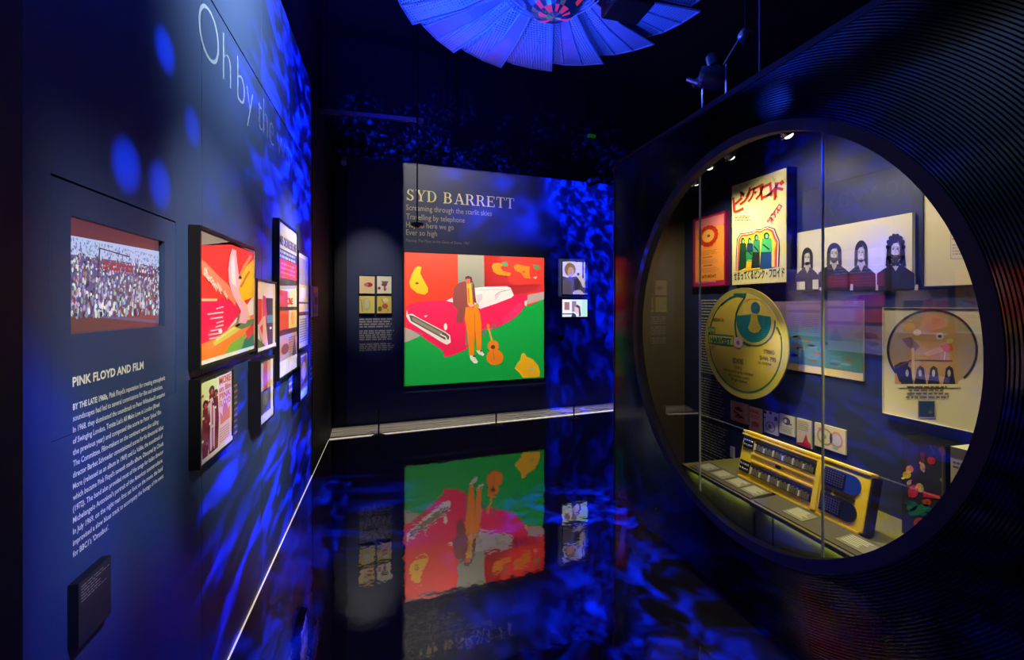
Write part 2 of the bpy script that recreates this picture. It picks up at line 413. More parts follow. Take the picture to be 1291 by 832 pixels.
def rect_px(S, x0, x1, yt, yb, off, ref=0):
    """rectangle on a surface from its edges in the photograph, heights read at x0 (ref 0) or x1"""
    a0 = S.at(x0, yt, off)[0]; a1 = S.at(x1, yt, off)[0]; xr = x1 if ref else x0
    return (a0, a1, S.at(xr, yb, off)[1], S.at(xr, yt, off)[1])

def framed(name, label, cat, S, r, off, fw, draw, group=None, fmat=None, frame=True, pm=None, base=(235, 228, 205)):
    a0, a1, hb, ht = r
    t = thing(name, S.pt((a0 + a1) / 2, hb - fw, off / 2), label, cat, group)
    b = MB(); b.obox(S.o, S.u, UP, S.n, a0, a1, hb, ht, .0015, off - .0006)
    bd = b.build('backing_board', fmat or M_FRAME, t)
    if frame:
        fr = MB(); z0, z1 = 0.0012, off + .006
        fr.obox(S.o, S.u, UP, S.n, a0 - fw, a1 + fw, ht, ht + fw, z0, z1)
        fr.obox(S.o, S.u, UP, S.n, a0 - fw, a1 + fw, hb - fw, hb, z0, z1)
        fr.obox(S.o, S.u, UP, S.n, a0 - fw, a0, hb, ht, z0, z1)
        fr.obox(S.o, S.u, UP, S.n, a1, a1 + fw, hb, ht, z0, z1)
        fr.build('frame', fmat or M_FRAME, t)
    A = Art(S, off, r); A.base(base); draw(A); A.build('artwork', pm or (M_GLOSSP if frame else M_PRINT), t)
    return t

# ================================================================== THE SETTING
b = MB(); b.box(-1.2, 6.0, -2.2, 7.0, -.1, 0.0); b.build('floor', M_FLOOR, kind='structure')
b = MB(); b.box(-1.2, 6.0, -2.2, 7.0, 4.7, 4.8); b.build('ceiling', M_VOID, kind='structure')
def wl_t(px): return LW.at(px, 400)[0]
TH0, TC = 1.05, 5.72
wl = structure('wall_left')
b = MB(); b.box(XL - .12, XL - .016, TH0, 6.3, 0, 3.42); b.build('backing', M_BLACK, wl)
edges = [TH0, 1.90, 2.70, 3.50, 4.32]; g = .0022
def slab(y0, y1, z0, z1, x1=XL):
    m = MB(); m.box(XL - .0155, x1, y0 + g, y1 - g, z0 + g, z1 - g); return m
# access panel round the screen, the wall panel with the opening for it
HX = (1.133, 1.69, 1.22, LW.at(64, 218)[1])          # y0, y1, z0, z1 of the access panel
OP = (LW.at(90, 300)[0], LW.at(208, 300)[0], LW.at(90, 421.5)[1], LW.at(90, 271.5)[1])
m = MB()
for r in ((edges[0], HX[0], 0, 2.67), (HX[1], edges[1], 0, 2.67), (HX[0], HX[1], 0, HX[2]), (HX[0], HX[1], HX[3], 2.67)):
    y0, y1, z0, z1 = r
    m.box(XL - .0155, XL, y0 + (g if y0 == edges[0] else 0), y1 - (g if y1 == edges[1] else 0), z0 + g * (z0 == 0), z1 - g * (z1 == 2.67))
m.build('wall_panel', M_WALL, wl)
m = MB(); q = .0035
for r in ((HX[0] + q * .5, OP[0], HX[2] + q * .4, HX[3] - q * 1.3), (OP[1], HX[1] - q * .5, HX[2] + q * .4, HX[3] - q * 1.3),
          (OP[0], OP[1], HX[2] + q * .4, OP[2]), (OP[0], OP[1], OP[3], HX[3] - q * 1.3)):
    m.box(XL - .0155, XL - .0008, *r)
m.build('access_panel', M_WALL, wl)
for i in range(1, 4): slab(edges[i], edges[i + 1], 0, 2.67).build('wall_panel', M_WALL, wl)
for i in range(0, 4): slab(edges[i], edges[i + 1], 2.675, 3.42).build('upper_wall_panel', M_WALL, wl)
m = MB(); m.box(XL - .0155, XL + .004, edges[4] + g, TC, 0, 3.42); o = m.build('black_wall_panel', M_BLACK, wl)
m = MB(); m.box(XL - .12, -.60, -2.2, .957, 0, 3.42); m.build('wall_left_end', M_BLACK, kind='structure')
m = MB(); m.box(XL - .3, XL - .12, -2.2, 6.6, 0, 4.7); m.build('wall_left_upper', M_VOID, kind='structure')

def by(x): return BK + BS * x
HB = 3.275
def wall_slab(x0, x1, z0, z1, d0, d1):
    m = MB(); m.obox(BW.o, BW.u, UP, BW.n, x0, x1, z0, z1, -d0, d1); return m
xk = BW.at(437, 400)[0]
wb = structure('wall_back')
wall_slab(xk, 5.2, 0, HB, .1, 0).build('navy_wall_panel', M_BACK, wb)
wall_slab(-.64, xk - .004, 0, HB, .1, 0.0).build('black_wall_panel', M_BLACK, wb)
wall_slab(-.64, 5.2, HB + .002, 4.7, .1, -.03).build('upper_wall', M_VOID, wb)
wall_slab(-.9, 6.0, 0, 4.7, .2, -.11).build('trim_1', M_VOID, kind='structure')

# low stepped metal skirting in front of the back wall, LED line along its foot
sk = structure('baseboard_back', (0, 0, 0))
def sk_y(x, t):  # t 0 front .. 1 at wall
    f0, f1 = 5.505 + .122 * x, by(x); return f0 + (f1 - f0) * t
for i in range(4):
    m = MB(); t0, t1 = i / 4 + .012, (i + 1) / 4 - .02; z = .012 + .013 * i; x0, x1 = -.655, 4.6
    m.add([(x0, sk_y(x0, t0), 0.0), (x1, sk_y(x1, t0), 0.0), (x1, sk_y(x1, t1) - .001, 0.0), (x0, sk_y(x0, t1) - .001, 0.0),
           (x0, sk_y(x0, t0), z), (x1, sk_y(x1, t0), z), (x1, sk_y(x1, t1) - .001, z + .009), (x0, sk_y(x0, t1) - .001, z + .009)],
          [(0, 3, 2, 1), (4, 5, 6, 7), (0, 1, 5, 4), (1, 2, 6, 5), (2, 3, 7, 6), (3, 0, 4, 7)])
    m.build('skirting_slat', M_SKIRT, sk)
m = MB(); x0, x1 = -.655, 4.6; dy = .008
m.add([(x0, sk_y(x0, 0) - dy, 0), (x1, sk_y(x1, 0) - dy, 0), (x1, sk_y(x1, 0), 0), (x0, sk_y(x0, 0), 0),
       (x0, sk_y(x0, 0) - dy, .008), (x1, sk_y(x1, 0) - dy, .008), (x1, sk_y(x1, 0), .008), (x0, sk_y(x0, 0), .008)],
      [(0, 3, 2, 1), (4, 5, 6, 7), (0, 1, 5, 4), (1, 2, 6, 5), (2, 3, 7, 6), (3, 0, 4, 7)])
m.build('light_strip', M_LED, sk)
m = MB(); m.box(XL + .0005, XL + .006, 1.0, sk_y(XL, 0) - .015, .0, .004); m.build('baseboard_left', M_LED, kind='structure')

# ------------------------------------------------------------------ the display case
Y0, Y1 = -.6, 3.2
CYC, CZC, R0, R1 = 1.902, 1.335, .972, 1.02
dc = thing('display_case', (1.98, 1.3, 0), 'tall black display case with a round glazed opening and record-like grooves', 'display case')
def grooves():
    bm = bmesh.new(); NS = 240; rad = [(R1, 0.)]; r = R1; P = .0108
    while r < 2.2:
        rad += [(r + P * .58, 0), (r + P * .79, .0024), (r + P, 0)]; r += P
    rings = []
    for r, d in rad:
        rings.append([bm.verts.new((XF + d, CYC + r * math.cos(2 * math.pi * i / NS), CZC + r * math.sin(2 * math.pi * i / NS))) for i in range(NS)])
    for a, c in zip(rings, rings[1:]):
        for i in range(NS):
            f = bm.faces.new((a[i], a[(i + 1) % NS], c[(i + 1) % NS], c[i]))
    for co_, no in (((0, Y1, 0), (0, 1, 0)), ((0, .25, 0), (0, -1, 0)), ((0, 0, HC), (0, 0, 1)), ((0, 0, 0.003), (0, 0, -1))):
        bmesh.ops.bisect_plane(bm, geom=bm.verts[:] + bm.edges[:] + bm.faces[:], plane_co=co_, plane_no=no, clear_outer=True)
    org = ORG[dc.name]
    bmesh.ops.translate(bm, vec=-org, verts=bm.verts)
    me = bpy.data.meshes.new('grooved_front'); bm.to_mesh(me); bm.free(); me.materials.append(M_FACE)
    o = bpy.data.objects.new('grooved_front', me); link(o, dc); ORG[o.name] = org.copy()
grooves()
m = MB(); n = 160
def ringpts(r, x): return [(x, CYC + r * math.cos(2 * math.pi * i / n), CZC + r * math.sin(2 * math.pi * i / n)) for i in range(n)]
m.add(ringpts(R0, XF - .004) + ringpts(R1, XF - .004) + ringpts(R0, XF + .045) + ringpts(R1, XF + .002),
      [(i, (i + 1) % n, n + (i + 1) % n, n + i) for i in range(n)] + [(i, (i + 1) % n, 2 * n + (i + 1) % n, 2 * n + i) for i in range(n)]
      + [(n + i, n + (i + 1) % n, 3 * n + (i + 1) % n, 3 * n + i) for i in range(n)])
m.build('opening_rim', M_RIM, dc)
# inner face behind the cladding, with the round hole (keeps the inside light in)
m = MB(); n = 160; hole = ringpts(R0 + .002, XF + .047)
def outer(i):
    t = 2 * math.pi * i / n; c, s = math.cos(t), math.sin(t)
    k = min(((Y1 - CYC) if c > 0 else (CYC - .25)) / max(1e-6, abs(c)), ((HC - CZC) if s > 0 else CZC - .004) / max(1e-6, abs(s)))
    return (XF + .047, CYC + c * k, CZC + s * k)
m.add(hole + [outer(i) for i in range(n)], [(i, (i + 1) % n, n + (i + 1) % n, n + i) for i in range(n)])
m.build('inner_front', M_BLACK, dc)
m = MB(); m.box(XF, XF + .045, Y0, .25, .003, HC); m.build('plain_front', M_FACE, dc)
m = MB(); m.box(XI, XI + .06, Y0, Y1, .003, HC); m.build('back_lining', M_CASEWALL, dc)
m = MB(); m.box(XF + .048, XI, Y1 - .045, Y1, .003, HC); m.build('end_panel', M_TAUPE, dc)
m = MB(); m.box(XF + .048, XI, Y0, Y0 + .04, .003, HC); m.build('end_panel', M_TAUPE, dc)
m = MB(); m.box(XF, XI + .06, Y0, Y1, HC + .0005, HC + .03); m.build('top_panel', M_BLACK, dc)
m = MB(); m.box(XF - .004, XF + .0, Y0, Y1, HC - .004, HC + .012); m.build('top_edge_trim', M_MATT, dc)
m = MB(); m.box(XF - .006, XF + .02, Y1 + .0005, Y1 + .012, .003, HC); m.build('corner_trim', M_RED, dc)
m = MB(); m.box(XF + .048, XI, Y0 + .04, Y1 - .045, .004, .03); m.build('bottom_panel', M_BLACK, dc)
# glass panes, joined at two upright seams
ys = [3.05, 2.268, 1.492, .74]
for a, c in zip(ys, ys[1:]):
    m = MB(); m.box(XF + .050, XF + .058, c + .002, a - .002, .3, 2.36); m.build('glass_pane', M_GLASS, dc)
for y in ys[1:3]:
    m = MB(); m.box(XF + .049, XF + .0595, y - .0022, y + .0022, .3, 2.36); m.build('glass_seam', M_GLEDGE, dc)
# deck, fascia, label rail
HD = .512
ysp = 1.908
m = MB(); m.box(1.755, XI - .001, ysp + .003, 2.47, HD - .02, HD); bevel(m.build('deck', M_DECK, dc), .002)
m = MB(); m.box(1.748, XI - .001, Y0 + .05, ysp - .003, HD - .02, HD + .002); bevel(m.build('deck', M_DECK, dc), .002)
for a, c, x in ((ysp + .004, 2.46, 1.775), (1.79, ysp - .02, 1.768), (1.40, 1.775, 1.768), (.6, 1.385, 1.768)):
    m = MB(); m.box(x, x + .02, a, c, HD - .21, HD - .021); m.build('fascia_panel', M_FASC, dc)
for a in (ysp - .004, 1.782, 1.392):
    m = MB(); m.box(1.79, 1.806, a - .004, a + .004, .03, HD - .021); m.build('deck_leg', M_SKIRT, dc)
def strip(a, c, x0=1.765, x1=1.905):
    m = MB(); m.add([(x0, a, HD), (x0, c, HD), (x1, c, HD), (x1, a, HD), (x0, a, HD + .007), (x0, c, HD + .007), (x1, c, HD + .02), (x1, a, HD + .02)],
                    [(0, 3, 2, 1), (4, 5, 6, 7), (0, 1, 5, 4), (1, 2, 6, 5), (2, 3, 7, 6), (3, 0, 4, 7)])
    m.build('label_rail', M_RAIL, dc)
strip(ysp + .012, 2.40); strip(.9, ysp - .012)
CAPS = [(2.335, .10, 'first, at the far end'), (2.21, .105, 'second from the far end'), (2.09, .10, 'third from the far end'), (1.975, .105, 'just before the deck joint'),
        (1.70, .11, 'below the middle of the yellow keyboard'), (1.43, .12, 'below the two round-ended plates'), (1.20, .12, 'nearest end of the rail')]
for y, wd, wh in CAPS:
    t = thing('caption_plate', (1.84, y, HD + .017), 'small grey caption plate on the case rail, ' + wh, 'caption', 'caption plates on the rail in the case')
    S = Surf((1.78, 0, HD + .0086), (0, -1, 0)); sl = Vector((.125, 0, .0116)).normalized()
    nn = Vector((-sl.z, 0, sl.x)); o = Vector((1.782, 0, HD + .0088))
    m = MB(); m.obox(o, Vector((0, 1, 0)), sl, nn, y - wd / 2, y + wd / 2, .012, .105, .0, .0025); m.build('plate', M_CAPT, t)
    m = MB()
    for k in range(6):
        e = wd * random.uniform(.55, .85); v = .095 - .012 * k
        m.obox(o, Vector((0, 1, 0)), sl, nn, y + wd * .42 - e, y + wd * .42, v - .002, v + .002, .0027, .0030)
    m.build('print', M_WHITE, t)

# lamps inside the case: four small chrome spotlights hung behind the top of the opening
def case_lamp(px, py, label, aim, watts, deg=60, col=(1, .86, .54)):
    p = ray_at_x(px, py, 1.83); d = (Vector(aim) - p).normalized(); t = thing('spotlight', (p.x, p.y, p.z), label, 'spotlight', 'spotlights inside the case')
    m = MB(); m.tube((p.x, p.y, HC), (p.x, p.y, p.z + .045), .004, 8); m.build('stem', M_CHROME, t)
    m = MB(); m.lathe(p - d * .05, d, [(0, .0), (0, .018), (.012, .026), (.055, .031), (.06, .031)], 18); m.build('head', M_CHROME, t)
    m = MB(); m.lathe(p - d * .05, d, [(.06, .031), (.064, .031), (.064, .023), (.058, .022)], 18); m.build('ring', M_CHROME, t)
    m = MB(); m.lathe(p - d * .05, d, [(.060, .0226), (.068, .018), (.073, .009), (.0745, .0)], 18); m.build('lens', M_LEDW, t)
    m = MB()
    for s in (-1, 1):
        m.box(p.x - .003, p.x + .003, p.y + s * .036 - .002, p.y + s * .036 + .002, p.z - .02, p.z + .04)
    m.box(p.x - .003, p.x + .003, p.y - .038, p.y + .038, p.z + .038, p.z + .043)
    m.build('bracket', M_CHROME, t)
    spot('case_lamp', p + d * .03, aim, watts, deg, .8, col, .012)
case_lamp(877, 229, 'small chrome spotlight at the far end of the row in the round case', (2.27, 2.65, 1.5), 26, 120)
case_lamp(894, 209, 'chrome spotlight second from the far end in the round case', (2.27, 2.35, 1.6), 14, 110)
case_lamp(921, 196, 'chrome spotlight in the case just above the japanese poster', (2.27, 2.05, 1.95), 7, 120)
case_lamp(993, 168, 'chrome spotlight nearest the upright glass seam at the top of the case', (2.27, 1.6, 1.4), 20, 100)
spot('case_lamp', (1.84, 2.0, 1.5), (2.27, 2.1, .9), 15, 80, 1, (1, .92, .5), .02)  # added without a fixture, brightens the row of small cards
# two further lamps of the same row, hidden by the cladding; then two added deck lights
spot('case_lamp', (1.86, 1.22, 2.42), (2.27, 1.45, 2.25), 8, 80, 1, (1, .80, .25), .02)
spot('case_lamp', (1.82, .85, 2.42), (2.27, 1.05, 1.3), 32, 90, .9, (1, .82, .52), .02)
spot('case_lamp', (1.84, 1.75, 1.9), (2.0, 1.8, .55), 60, 60, .9, (1, .88, .3), .02)  # added light without a fixture, for the deck and keyboard
spot('case_lamp', (1.84, 1.3, 1.9), (2.0, 1.45, .55), 34, 60, .9, (1, .88, .3), .02)  # second added deck light, also without a fixture
for y_ in (2.3, 2.05, 1.7, 1.5, 1.25, 1.05):
    al = bpy.data.lights.new('fascia_strip_lamp', 'AREA'); al.shape = 'RECTANGLE'; al.size = .22; al.size_y = .008; al.energy = .035; al.color = (.95, 1, .3)
    ao = bpy.data.objects.new('fascia_strip_lamp', al); COL.objects.link(ao); ao.location = (1.752, y_, HD - .024)
    ao.rotation_euler = Vector((.75, 0, -.66)).to_track_quat('-Z', 'Y').to_euler()

# ================================================================== LEFT WALL
# recessed screen
t = thing('video_screen', (XL - .01, (OP[0] + OP[1]) / 2, OP[2]), 'recessed video screen showing a crowd film, above the white text', 'screen')
r = (OP[0], OP[1], OP[2], OP[3]); so = -.0145
A = Art(LW, so + .0005, (OP[0] + .0, OP[1] - .006, OP[2], OP[3])); A.base((98, 54, 60))
A.poly([(0, .16), (1, .12), (1, .97), (0, .83)], (82, 84, 134), 1); A.poly([(0, .16), (1, .12), (1, .30), (0, .32)], (172, 192, 236), 1.5); A.poly([(.52, .5), (1, .45), (1, .97), (.52, .86)], (104, 84, 112), 1.5)
random.seed(3)
for i in range(1500):
    u, v = random.random(), random.random(); vv = .14 + .70 * v - .0 * u; s = .005 + .007 * v
    base = random.choice([(196, 212, 250), (150, 168, 214), (120, 126, 170)]) if v < .2 else random.choice([(240, 244, 255)] * (3 if .25 < u < .45 or u > .72 else 1) + [(54, 50, 84), (120, 72, 74), (215, 222, 246), (160, 172, 214), (96, 94, 138), (160, 140, 174), (110, 100, 134), (176, 146, 146), (86, 80, 116), (190, 192, 226)])
    h = s * random.uniform(1.2, 3.6); vv = min(vv, .84 - h)
    A.ell(u * .985 + .007, max(.17, vv) + h, s, h, tuple(int(x * random.uniform(.75, 1.)) for x in base), 2 + (i % 4), 7)
A.poly([(.50, .80), (.78, .70), (.95, .66), (.95, .93), (.55, .88)], (124, 66, 62), 2.5)
A.line([(.27, .50), (.29, .22), (.60, .25)], .012, (45, 45, 80), 6)
A.bars(.32, .33, .66, .42, 2, .03, (150, 50, 60), 6)
A.bars(.70, .38, .95, .46, 1, .04, (90, 40, 70), 6)
A.build('picture', M_SCREEN, t)
m = MB(); m.box(XL - .0153, XL - .0148, OP[0], OP[1], OP[2], OP[3]); m.build('bezel', M_MATT, t)

# the white text beside the screen
LINES = ["BY THE LATE 1960s,|Pink Floyd's reputation for creating atmospheric", "soundscapes had led to several commissions for film and television.",
 "In 1968, they dominated the soundtrack to Peter Whitehead's snapshot", "of Swinging London, Tonite Let's All Make Love in London (filmed",
 "the previous year) and composed the score to Peter Sykes' film", "The Committee. Film-makers on the continent were also calling:",
 "director Barbet Schroeder commissioned scores for his directorial debut", "More (released as an album in 1969) and La Vall\u00e9e, the soundtrack of",
 "which became Pink Floyd's seventh studio album, Obscured by Clouds", "(1972). The band also provided most of the songs for Italian director",
 "Michelangelo Antonioni's portrait of the American counterculture.", "In July 1969, on the night man first set foot on the moon, the band",
 "improvised a slow blues track to accompany the footage of the event", "for BBC1's 'Omnibus'."]
A = Art(LW, .0008); A.m = A.p
x0m = LW.at(92, 500, .0008)[0]
wds = [208, 205, 208, 201, 203, 200, 206, 205, 206, 206, 205, 205, 206, 137]
for i, s in enumerate(LINES):
    y = 517 + 14.3 * i; A.m = A.p
    wl_ = LW.at(wds[i], 500, .0008)[0] - x0m
    if '|' in s:
        h_, r_ = s.split('|'); k = LW.at(136, 500, .0008)[0] - x0m
        A.text(h_, 92, y, .0185, (232, 228, 205), 0, k, bold=.03)
        a, h = A.p(92, y); A.m = lambda q, r, a=a, h=h: (a + k + .006, h); A.text(r_, 0, 0, .0185, (226, 222, 205), 0, wl_ - k - .006, bold=.012)
    else: A.text(s, 92, y, .0185, (226, 222, 205), 0, wl_, bold=.012)
    A.cut()
A.writing('wall_text', 'white paragraph of fourteen lines on the navy wall below the heading', 'wall text')
A = Art(LW, .0008); A.m = A.p
A.text("PINK FLOYD AND FILM", 91.5, 487.5, .0285, (240, 232, 205), 0, LW.at(181, 470, .0008)[0] - LW.at(91.5, 470, .0008)[0], bold=.03)
A.writing('wall_lettering', 'white capital heading PINK FLOYD AND FILM under the video screen', 'lettering', 'text_line')
# large thin lettering high on the wall
A = Art(LW, .0008); hb = 2.425; A.m = lambda a, h: (a, h)
def thin(s, x0, x1, size=.30): A.text(s, x0, hb, size, (108, 124, 143), 0, x1 - x0, bold=-.023)
for s_, xa, xb in (("Oh", 250, 291), ("by", 299, 319), ("the", 325, 345), ("way,", 349, 373)):
    thin(s_, wl_t(xa), wl_t(xb)); A.cut()
A.writing('wall_lettering', 'large faint thin lettering Oh by the way high on the navy wall', 'lettering', 'word')

# small dark caption box low on the wall
D = .02
c0 = LW.at(99, 737, D)[0]; c1 = LW.at(140, 700, D)[0]; ch = LW.at(140, 699, D)[1]; cl = LW.at(106, 810, D)[1]
cl = (LW.at(99, 815, D)[1] + LW.at(138, 778, D)[1]) / 2; ch = (LW.at(99, 737, D)[1] + ch) / 2
def dcap(A):
    A.bars(.07, .06, .95, .34, 6, .013, (170, 160, 125), 1, .5)
framed('caption_card', 'dark brown caption box low on the wall under the long paragraph', 'caption', LW, (c0, c1, cl, ch), D, 0, dcap, None, M_FRAME, False, M_PRINT, (46, 40, 32))

DEP = .03
# A: the large red poster
def pa(A):
    A.m = A.p
    A.poly([(251, 288), (320, 314.5), (320, 319), (291, 308), (252, 309.5)], (128, 118, 104), 1)
    A.poly([(252, 309.5), (291, 305), (320, 319), (320, 372), (300, 400), (252, 400)], (226, 48, 40), 1)
    A.poly([(252, 380), (296, 376), (300, 398), (286, 416), (268, 428), (252, 434)], (240, 24, 72), 2)
    A.poly([(252, 434), (268, 428), (286, 416), (300, 404), (320, 396), (320, 442), (252.3, 460)], (248, 132, 34), 2)
    A.poly([(268, 431), (288, 417), (302, 408), (304, 414), (290, 424), (270, 436)], (222, 205, 70), 3)
    A.poly([(280, 452), (290, 433), (304, 424), (310, 420), (303, 444)], (128, 180, 52), 3)
    A.poly([(303, 443), (308, 428), (318, 415), (320, 414), (320, 440)], (26, 118, 84), 3)
    A.poly([(309, 418), (320, 406), (320, 418), (312, 428)], (224, 56, 50), 4)
    A.poly([(300, 395), (310, 404), (320, 402), (320, 409), (304, 415), (296, 412)], (88, 120, 70), 4)
    # yellow field, figure
    A.poly([(303, 350), (310, 336), (320, 326), (320, 374), (302, 381), (298, 368)], (238, 188, 20), 3)
    A.poly([(289, 322), (292, 313), (297, 316), (298, 330), (300, 345), (304, 350), (300, 366), (304, 376), (311, 384), (314, 398), (309, 408), (300, 407), (303, 392), (298, 382), (292, 370), (288, 356), (287, 340)], (240, 176, 186), 5)
    A.poly([(290, 330), (294, 322), (296, 345), (297, 362), (291, 356)], (248, 222, 218), 6)
    A.line([(301, 352), (306, 338), (311, 330), (316, 322)], 3.2, (236, 140, 70), 5); A.line([(303, 362), (309, 350), (314, 342)], 2.5, (214, 96, 44), 5)
    A.poly([(253, 327), (258, 330), (272, 345), (286, 358), (298, 374), (296, 386), (284, 372), (268, 358), (254, 346)], (248, 128, 92), 4)
    A.line([(300, 374), (306, 380), (311, 390), (313, 403)], 2.4, (252, 200, 130), 6)
    A.line([(302, 408), (290, 416), (272, 429)], 2.6, (236, 232, 120), 4)
    for s, x, y, e in (("the", 255, 343, .046), ("com", 263, 353, .046), ("mit", 272, 361, .042), ("tee", 281, 370, .036)):
        A.text(s, x, y, e, (252, 222, 200), 6, rot=-.55, bold=.02)
    A.rect_(253, 376.5, 273, 379.5, (246, 190, 130), 4)
    for x, xx, y in ((272, 281, 388), (261, 281, 395), (264, 280, 401), (272, 281, 406), (271, 281, 411), (265, 279, 416), (262, 279, 421), (263, 277, 426)):
        A.line([(x, y + 1.2), (xx, y - 1.5)], 1.6, (250, 200, 200), 4)
    A.ell(277, 417.5, 2.5, 2.5, (250, 235, 235), 5, 10)
    A.m = A.f; A.rect_(0, .968, 1, 1, (240, 232, 214), 7); A.rect_(.985, 0, 1, 1, (236, 206, 150), 7)
framed('framed_poster', 'large black-framed red and yellow poster with a pale figure, nearest the screen', 'poster', LW,
       rect_px(LW, 251.5, 320, 288.5, 461, DEP), DEP, .012, pa, 'framed posters on the navy wall')
def pb(A):
    A.rect_(0, 0, 1, .28, (244, 214, 170), 1); A.rect_(.0, .26, .34, .62, (232, 62, 34), 2); A.rect_(.22, .26, .40, .55, (248, 150, 40), 3)
    A.rect_(.45, .24, .84, .98, (70, 56, 80), 2); A.rect_(.5, .5, .84, .62, (90, 140, 180), 3)
    for k in range(9): A.rect_(.5, .64 + .036 * k, .84, .655 + .036 * k, (120, 70, 60), 3)
    A.ell(.70, .70, .06, .02, (240, 235, 220), 4)
    A.poly([(.30, .20), (.42, .22), (.50, .5), (.46, .62), (.30, .55), (.26, .3)], (226, 70, 110), 4)
    A.poly([(.28, .52), (.40, .50), (.50, .80), (.56, .97), (.40, .96), (.22, .86), (.06, .72), (.1, .6)], (240, 176, 150), 5)
    A.poly([(.12, .66), (.28, .62), (.26, .78)], (220, 60, 60), 6)
    A.poly([(0, .80), (.22, .88), (.5, .98), (0, .99)], (100, 110, 50), 5); A.rect_(.88, 0, .96, 1, (226, 206, 140), 4); A.rect_(0, .95, 1, 1, (244, 236, 215), 7)
framed('framed_poster', 'small landscape red and cream framed print between the two biggest posters', 'poster', LW,
       rect_px(LW, 323.5, 347, 353, 444, DEP), DEP, .008, pb, 'framed posters on the navy wall')
def pc(A):
    A.base((238, 226, 200)); A.rect_(.0, .0, 1, .18, (214, 200, 180), 1)
    for k in range(5): A.text("MORE"[k % 4] + "RE", .04 + .19 * k, .145, .075, (80, 74, 78), 2, .09, bold=.05)
    A.rect_(0, .17, 1, .235, (70, 84, 130), 2); A.bars(.03, .175, .97, .235, 2, .016, (200, 195, 200), 3)
    A.rect_(0, .235, 1, .37, (222, 62, 78), 2); A.bars(.1, .25, .9, .34, 3, .012, (240, 130, 130), 3)
    A.poly([(0, .36), (1, .355), (1, .39), (0, .415)], (56, 48, 50), 3); A.poly([(0, .415), (1, .39), (1, .41), (0, .44)], (184, 180, 170), 3)
    A.rect_(0, .44, .45, .56, (222, 60, 66), 2); A.rect_(.45, .43, 1, .56, (246, 222, 180), 2)
    A.text("CRE", .36, .53, .055, (215, 40, 44), 4, .2, bold=.04); A.rect_(0, .548, 1, .572, (48, 42, 44), 4)
    A.rect_(0, .572, .5, .70, (232, 76, 48), 2); A.rect_(.5, .572, 1, .70, (248, 196, 110), 2); A.ell(.74, .63, .1, .05, (250, 170, 70), 3)
    A.rect_(0, .70, 1, .735, (92, 40, 40), 3); A.rect_(0, .735, 1, .90, (186, 168, 150), 2)
    A.poly([(0, .80), (.25, .74), (.5, .78), (.8, .74), (1, .77), (1, .82), (.6, .87), (.3, .86), (0, .90)], (214, 150, 110), 4)
    A.ell(.3, .83, .2, .035, (142, 74, 52), 5); A.poly([(.70, .90), (.84, .76), (.96, .9)], (98, 52, 44), 5)
    A.bars(.5, .755, .98, .89, 8, .006, (110, 96, 86), 6, .3)
    A.rect_(0, .905, 1, 1, (240, 228, 205), 6)
framed('framed_poster', 'tallest framed poster on the navy wall, red and cream bands with lettering', 'poster', LW,
       rect_px(LW, 351.5, 374, 277.5, 477, DEP), DEP, .012, pc, 'framed posters on the navy wall')
def pd(A):
    A.base((222, 205, 190)); A.rect_(.08, .05, .92, .33, (168, 150, 176), 1); A.rect_(.05, .34, .95, .60, (246, 204, 130), 1)
    A.rect_(0, .515, 1, .535, (80, 60, 54), 2); A.rect_(.05, .62, .95, .66, (120, 36, 36), 2); A.bars(.1, .69, .9, .95, 10, .010, (90, 84, 92), 2)
    A.rect_(.2, .36, .7, .48, (250, 226, 170), 2)
framed('framed_poster', 'slim cream framed sheet with dense small print beyond the tallest poster', 'poster', LW,
       rect_px(LW, 376, 389, 317, 440, DEP), DEP, .01, pd, 'framed posters on the navy wall')
def pe(A):
    A.base((236, 232, 190)); A.rect_(.55, .03, .98, .97, (240, 205, 196), 1); A.rect_(.02, .03, .5, .5, (218, 224, 150), 1)
    for (x, y, s) in ((.15, .30, 1.), (.33, .16, 1.05), (.45, .22, .9)):
        A.ell(x, y, .075 * s, .055 * s, (66, 26, 34), 3); A.ell(x, y + .02, .04 * s, .035 * s, (196, 70, 84), 4)
        A.poly([(x - .07, y + .05), (x + .07, y + .05), (x + .10, y + .36), (x + .07, .95), (x - .08, .95), (x - .10, y + .36)], (118, 38, 44), 2)
    A.poly([(.22, .27), (.34, .25), (.42, .45), (.40, .92), (.26, .92), (.27, .5)], (224, 192, 200), 5); A.line([(.33, .3), (.34, .92)], .03, (170, 50, 60), 6)
    for k in range(14):
        A.ell(.06 + .09 * (k % 5) + .02 * (k % 2), .18 + .055 * k, .03, .018, random.choice([(70, 24, 30), (190, 60, 70), (236, 228, 190)]), 6, 10)
    for k, s in enumerate(("MORE", "un film", "PINK", "FLOYD")): A.text(s, .76, .14 + .10 * k, .032 if k else .04, (206, 90, 100), 3, .13, 'c', bold=.02)
    A.ell(.76, .52, .09, .1, (214, 120, 140), 2); A.poly([(.58, .5), (.7, .6), (.93, .48), (.93, .66), (.6, .68)], (228, 130, 104), 3)
    A.bars(.58, .72, .95, .92, 6, .012, (200, 130, 140), 3); A.rect_(0, .945, 1, 1, (228, 222, 220), 7)
framed('framed_poster', 'lower framed cream poster with crimson figures, under the big red poster', 'poster', LW,
       rect_px(LW, 251.5, 292, 482, 588, DEP), DEP, .010, pe, 'framed posters on the navy wall')
def pf(A):
    A.base((226, 214, 180)); A.rect_(.0, .0, .8, .93, (226, 168, 90), 1); A.rect_(.25, 0, .55, .5, (196, 96, 66), 2); A.rect_(.0, .48, .8, .86, (92, 90, 104), 2)
    A.rect_(.8, 0, 1, .9, (240, 226, 160), 2); A.ell(.4, .62, .22, .12, (120, 118, 130), 3); A.rect_(0, .86, 1, 1, (226, 220, 228), 4)
D2 = .05
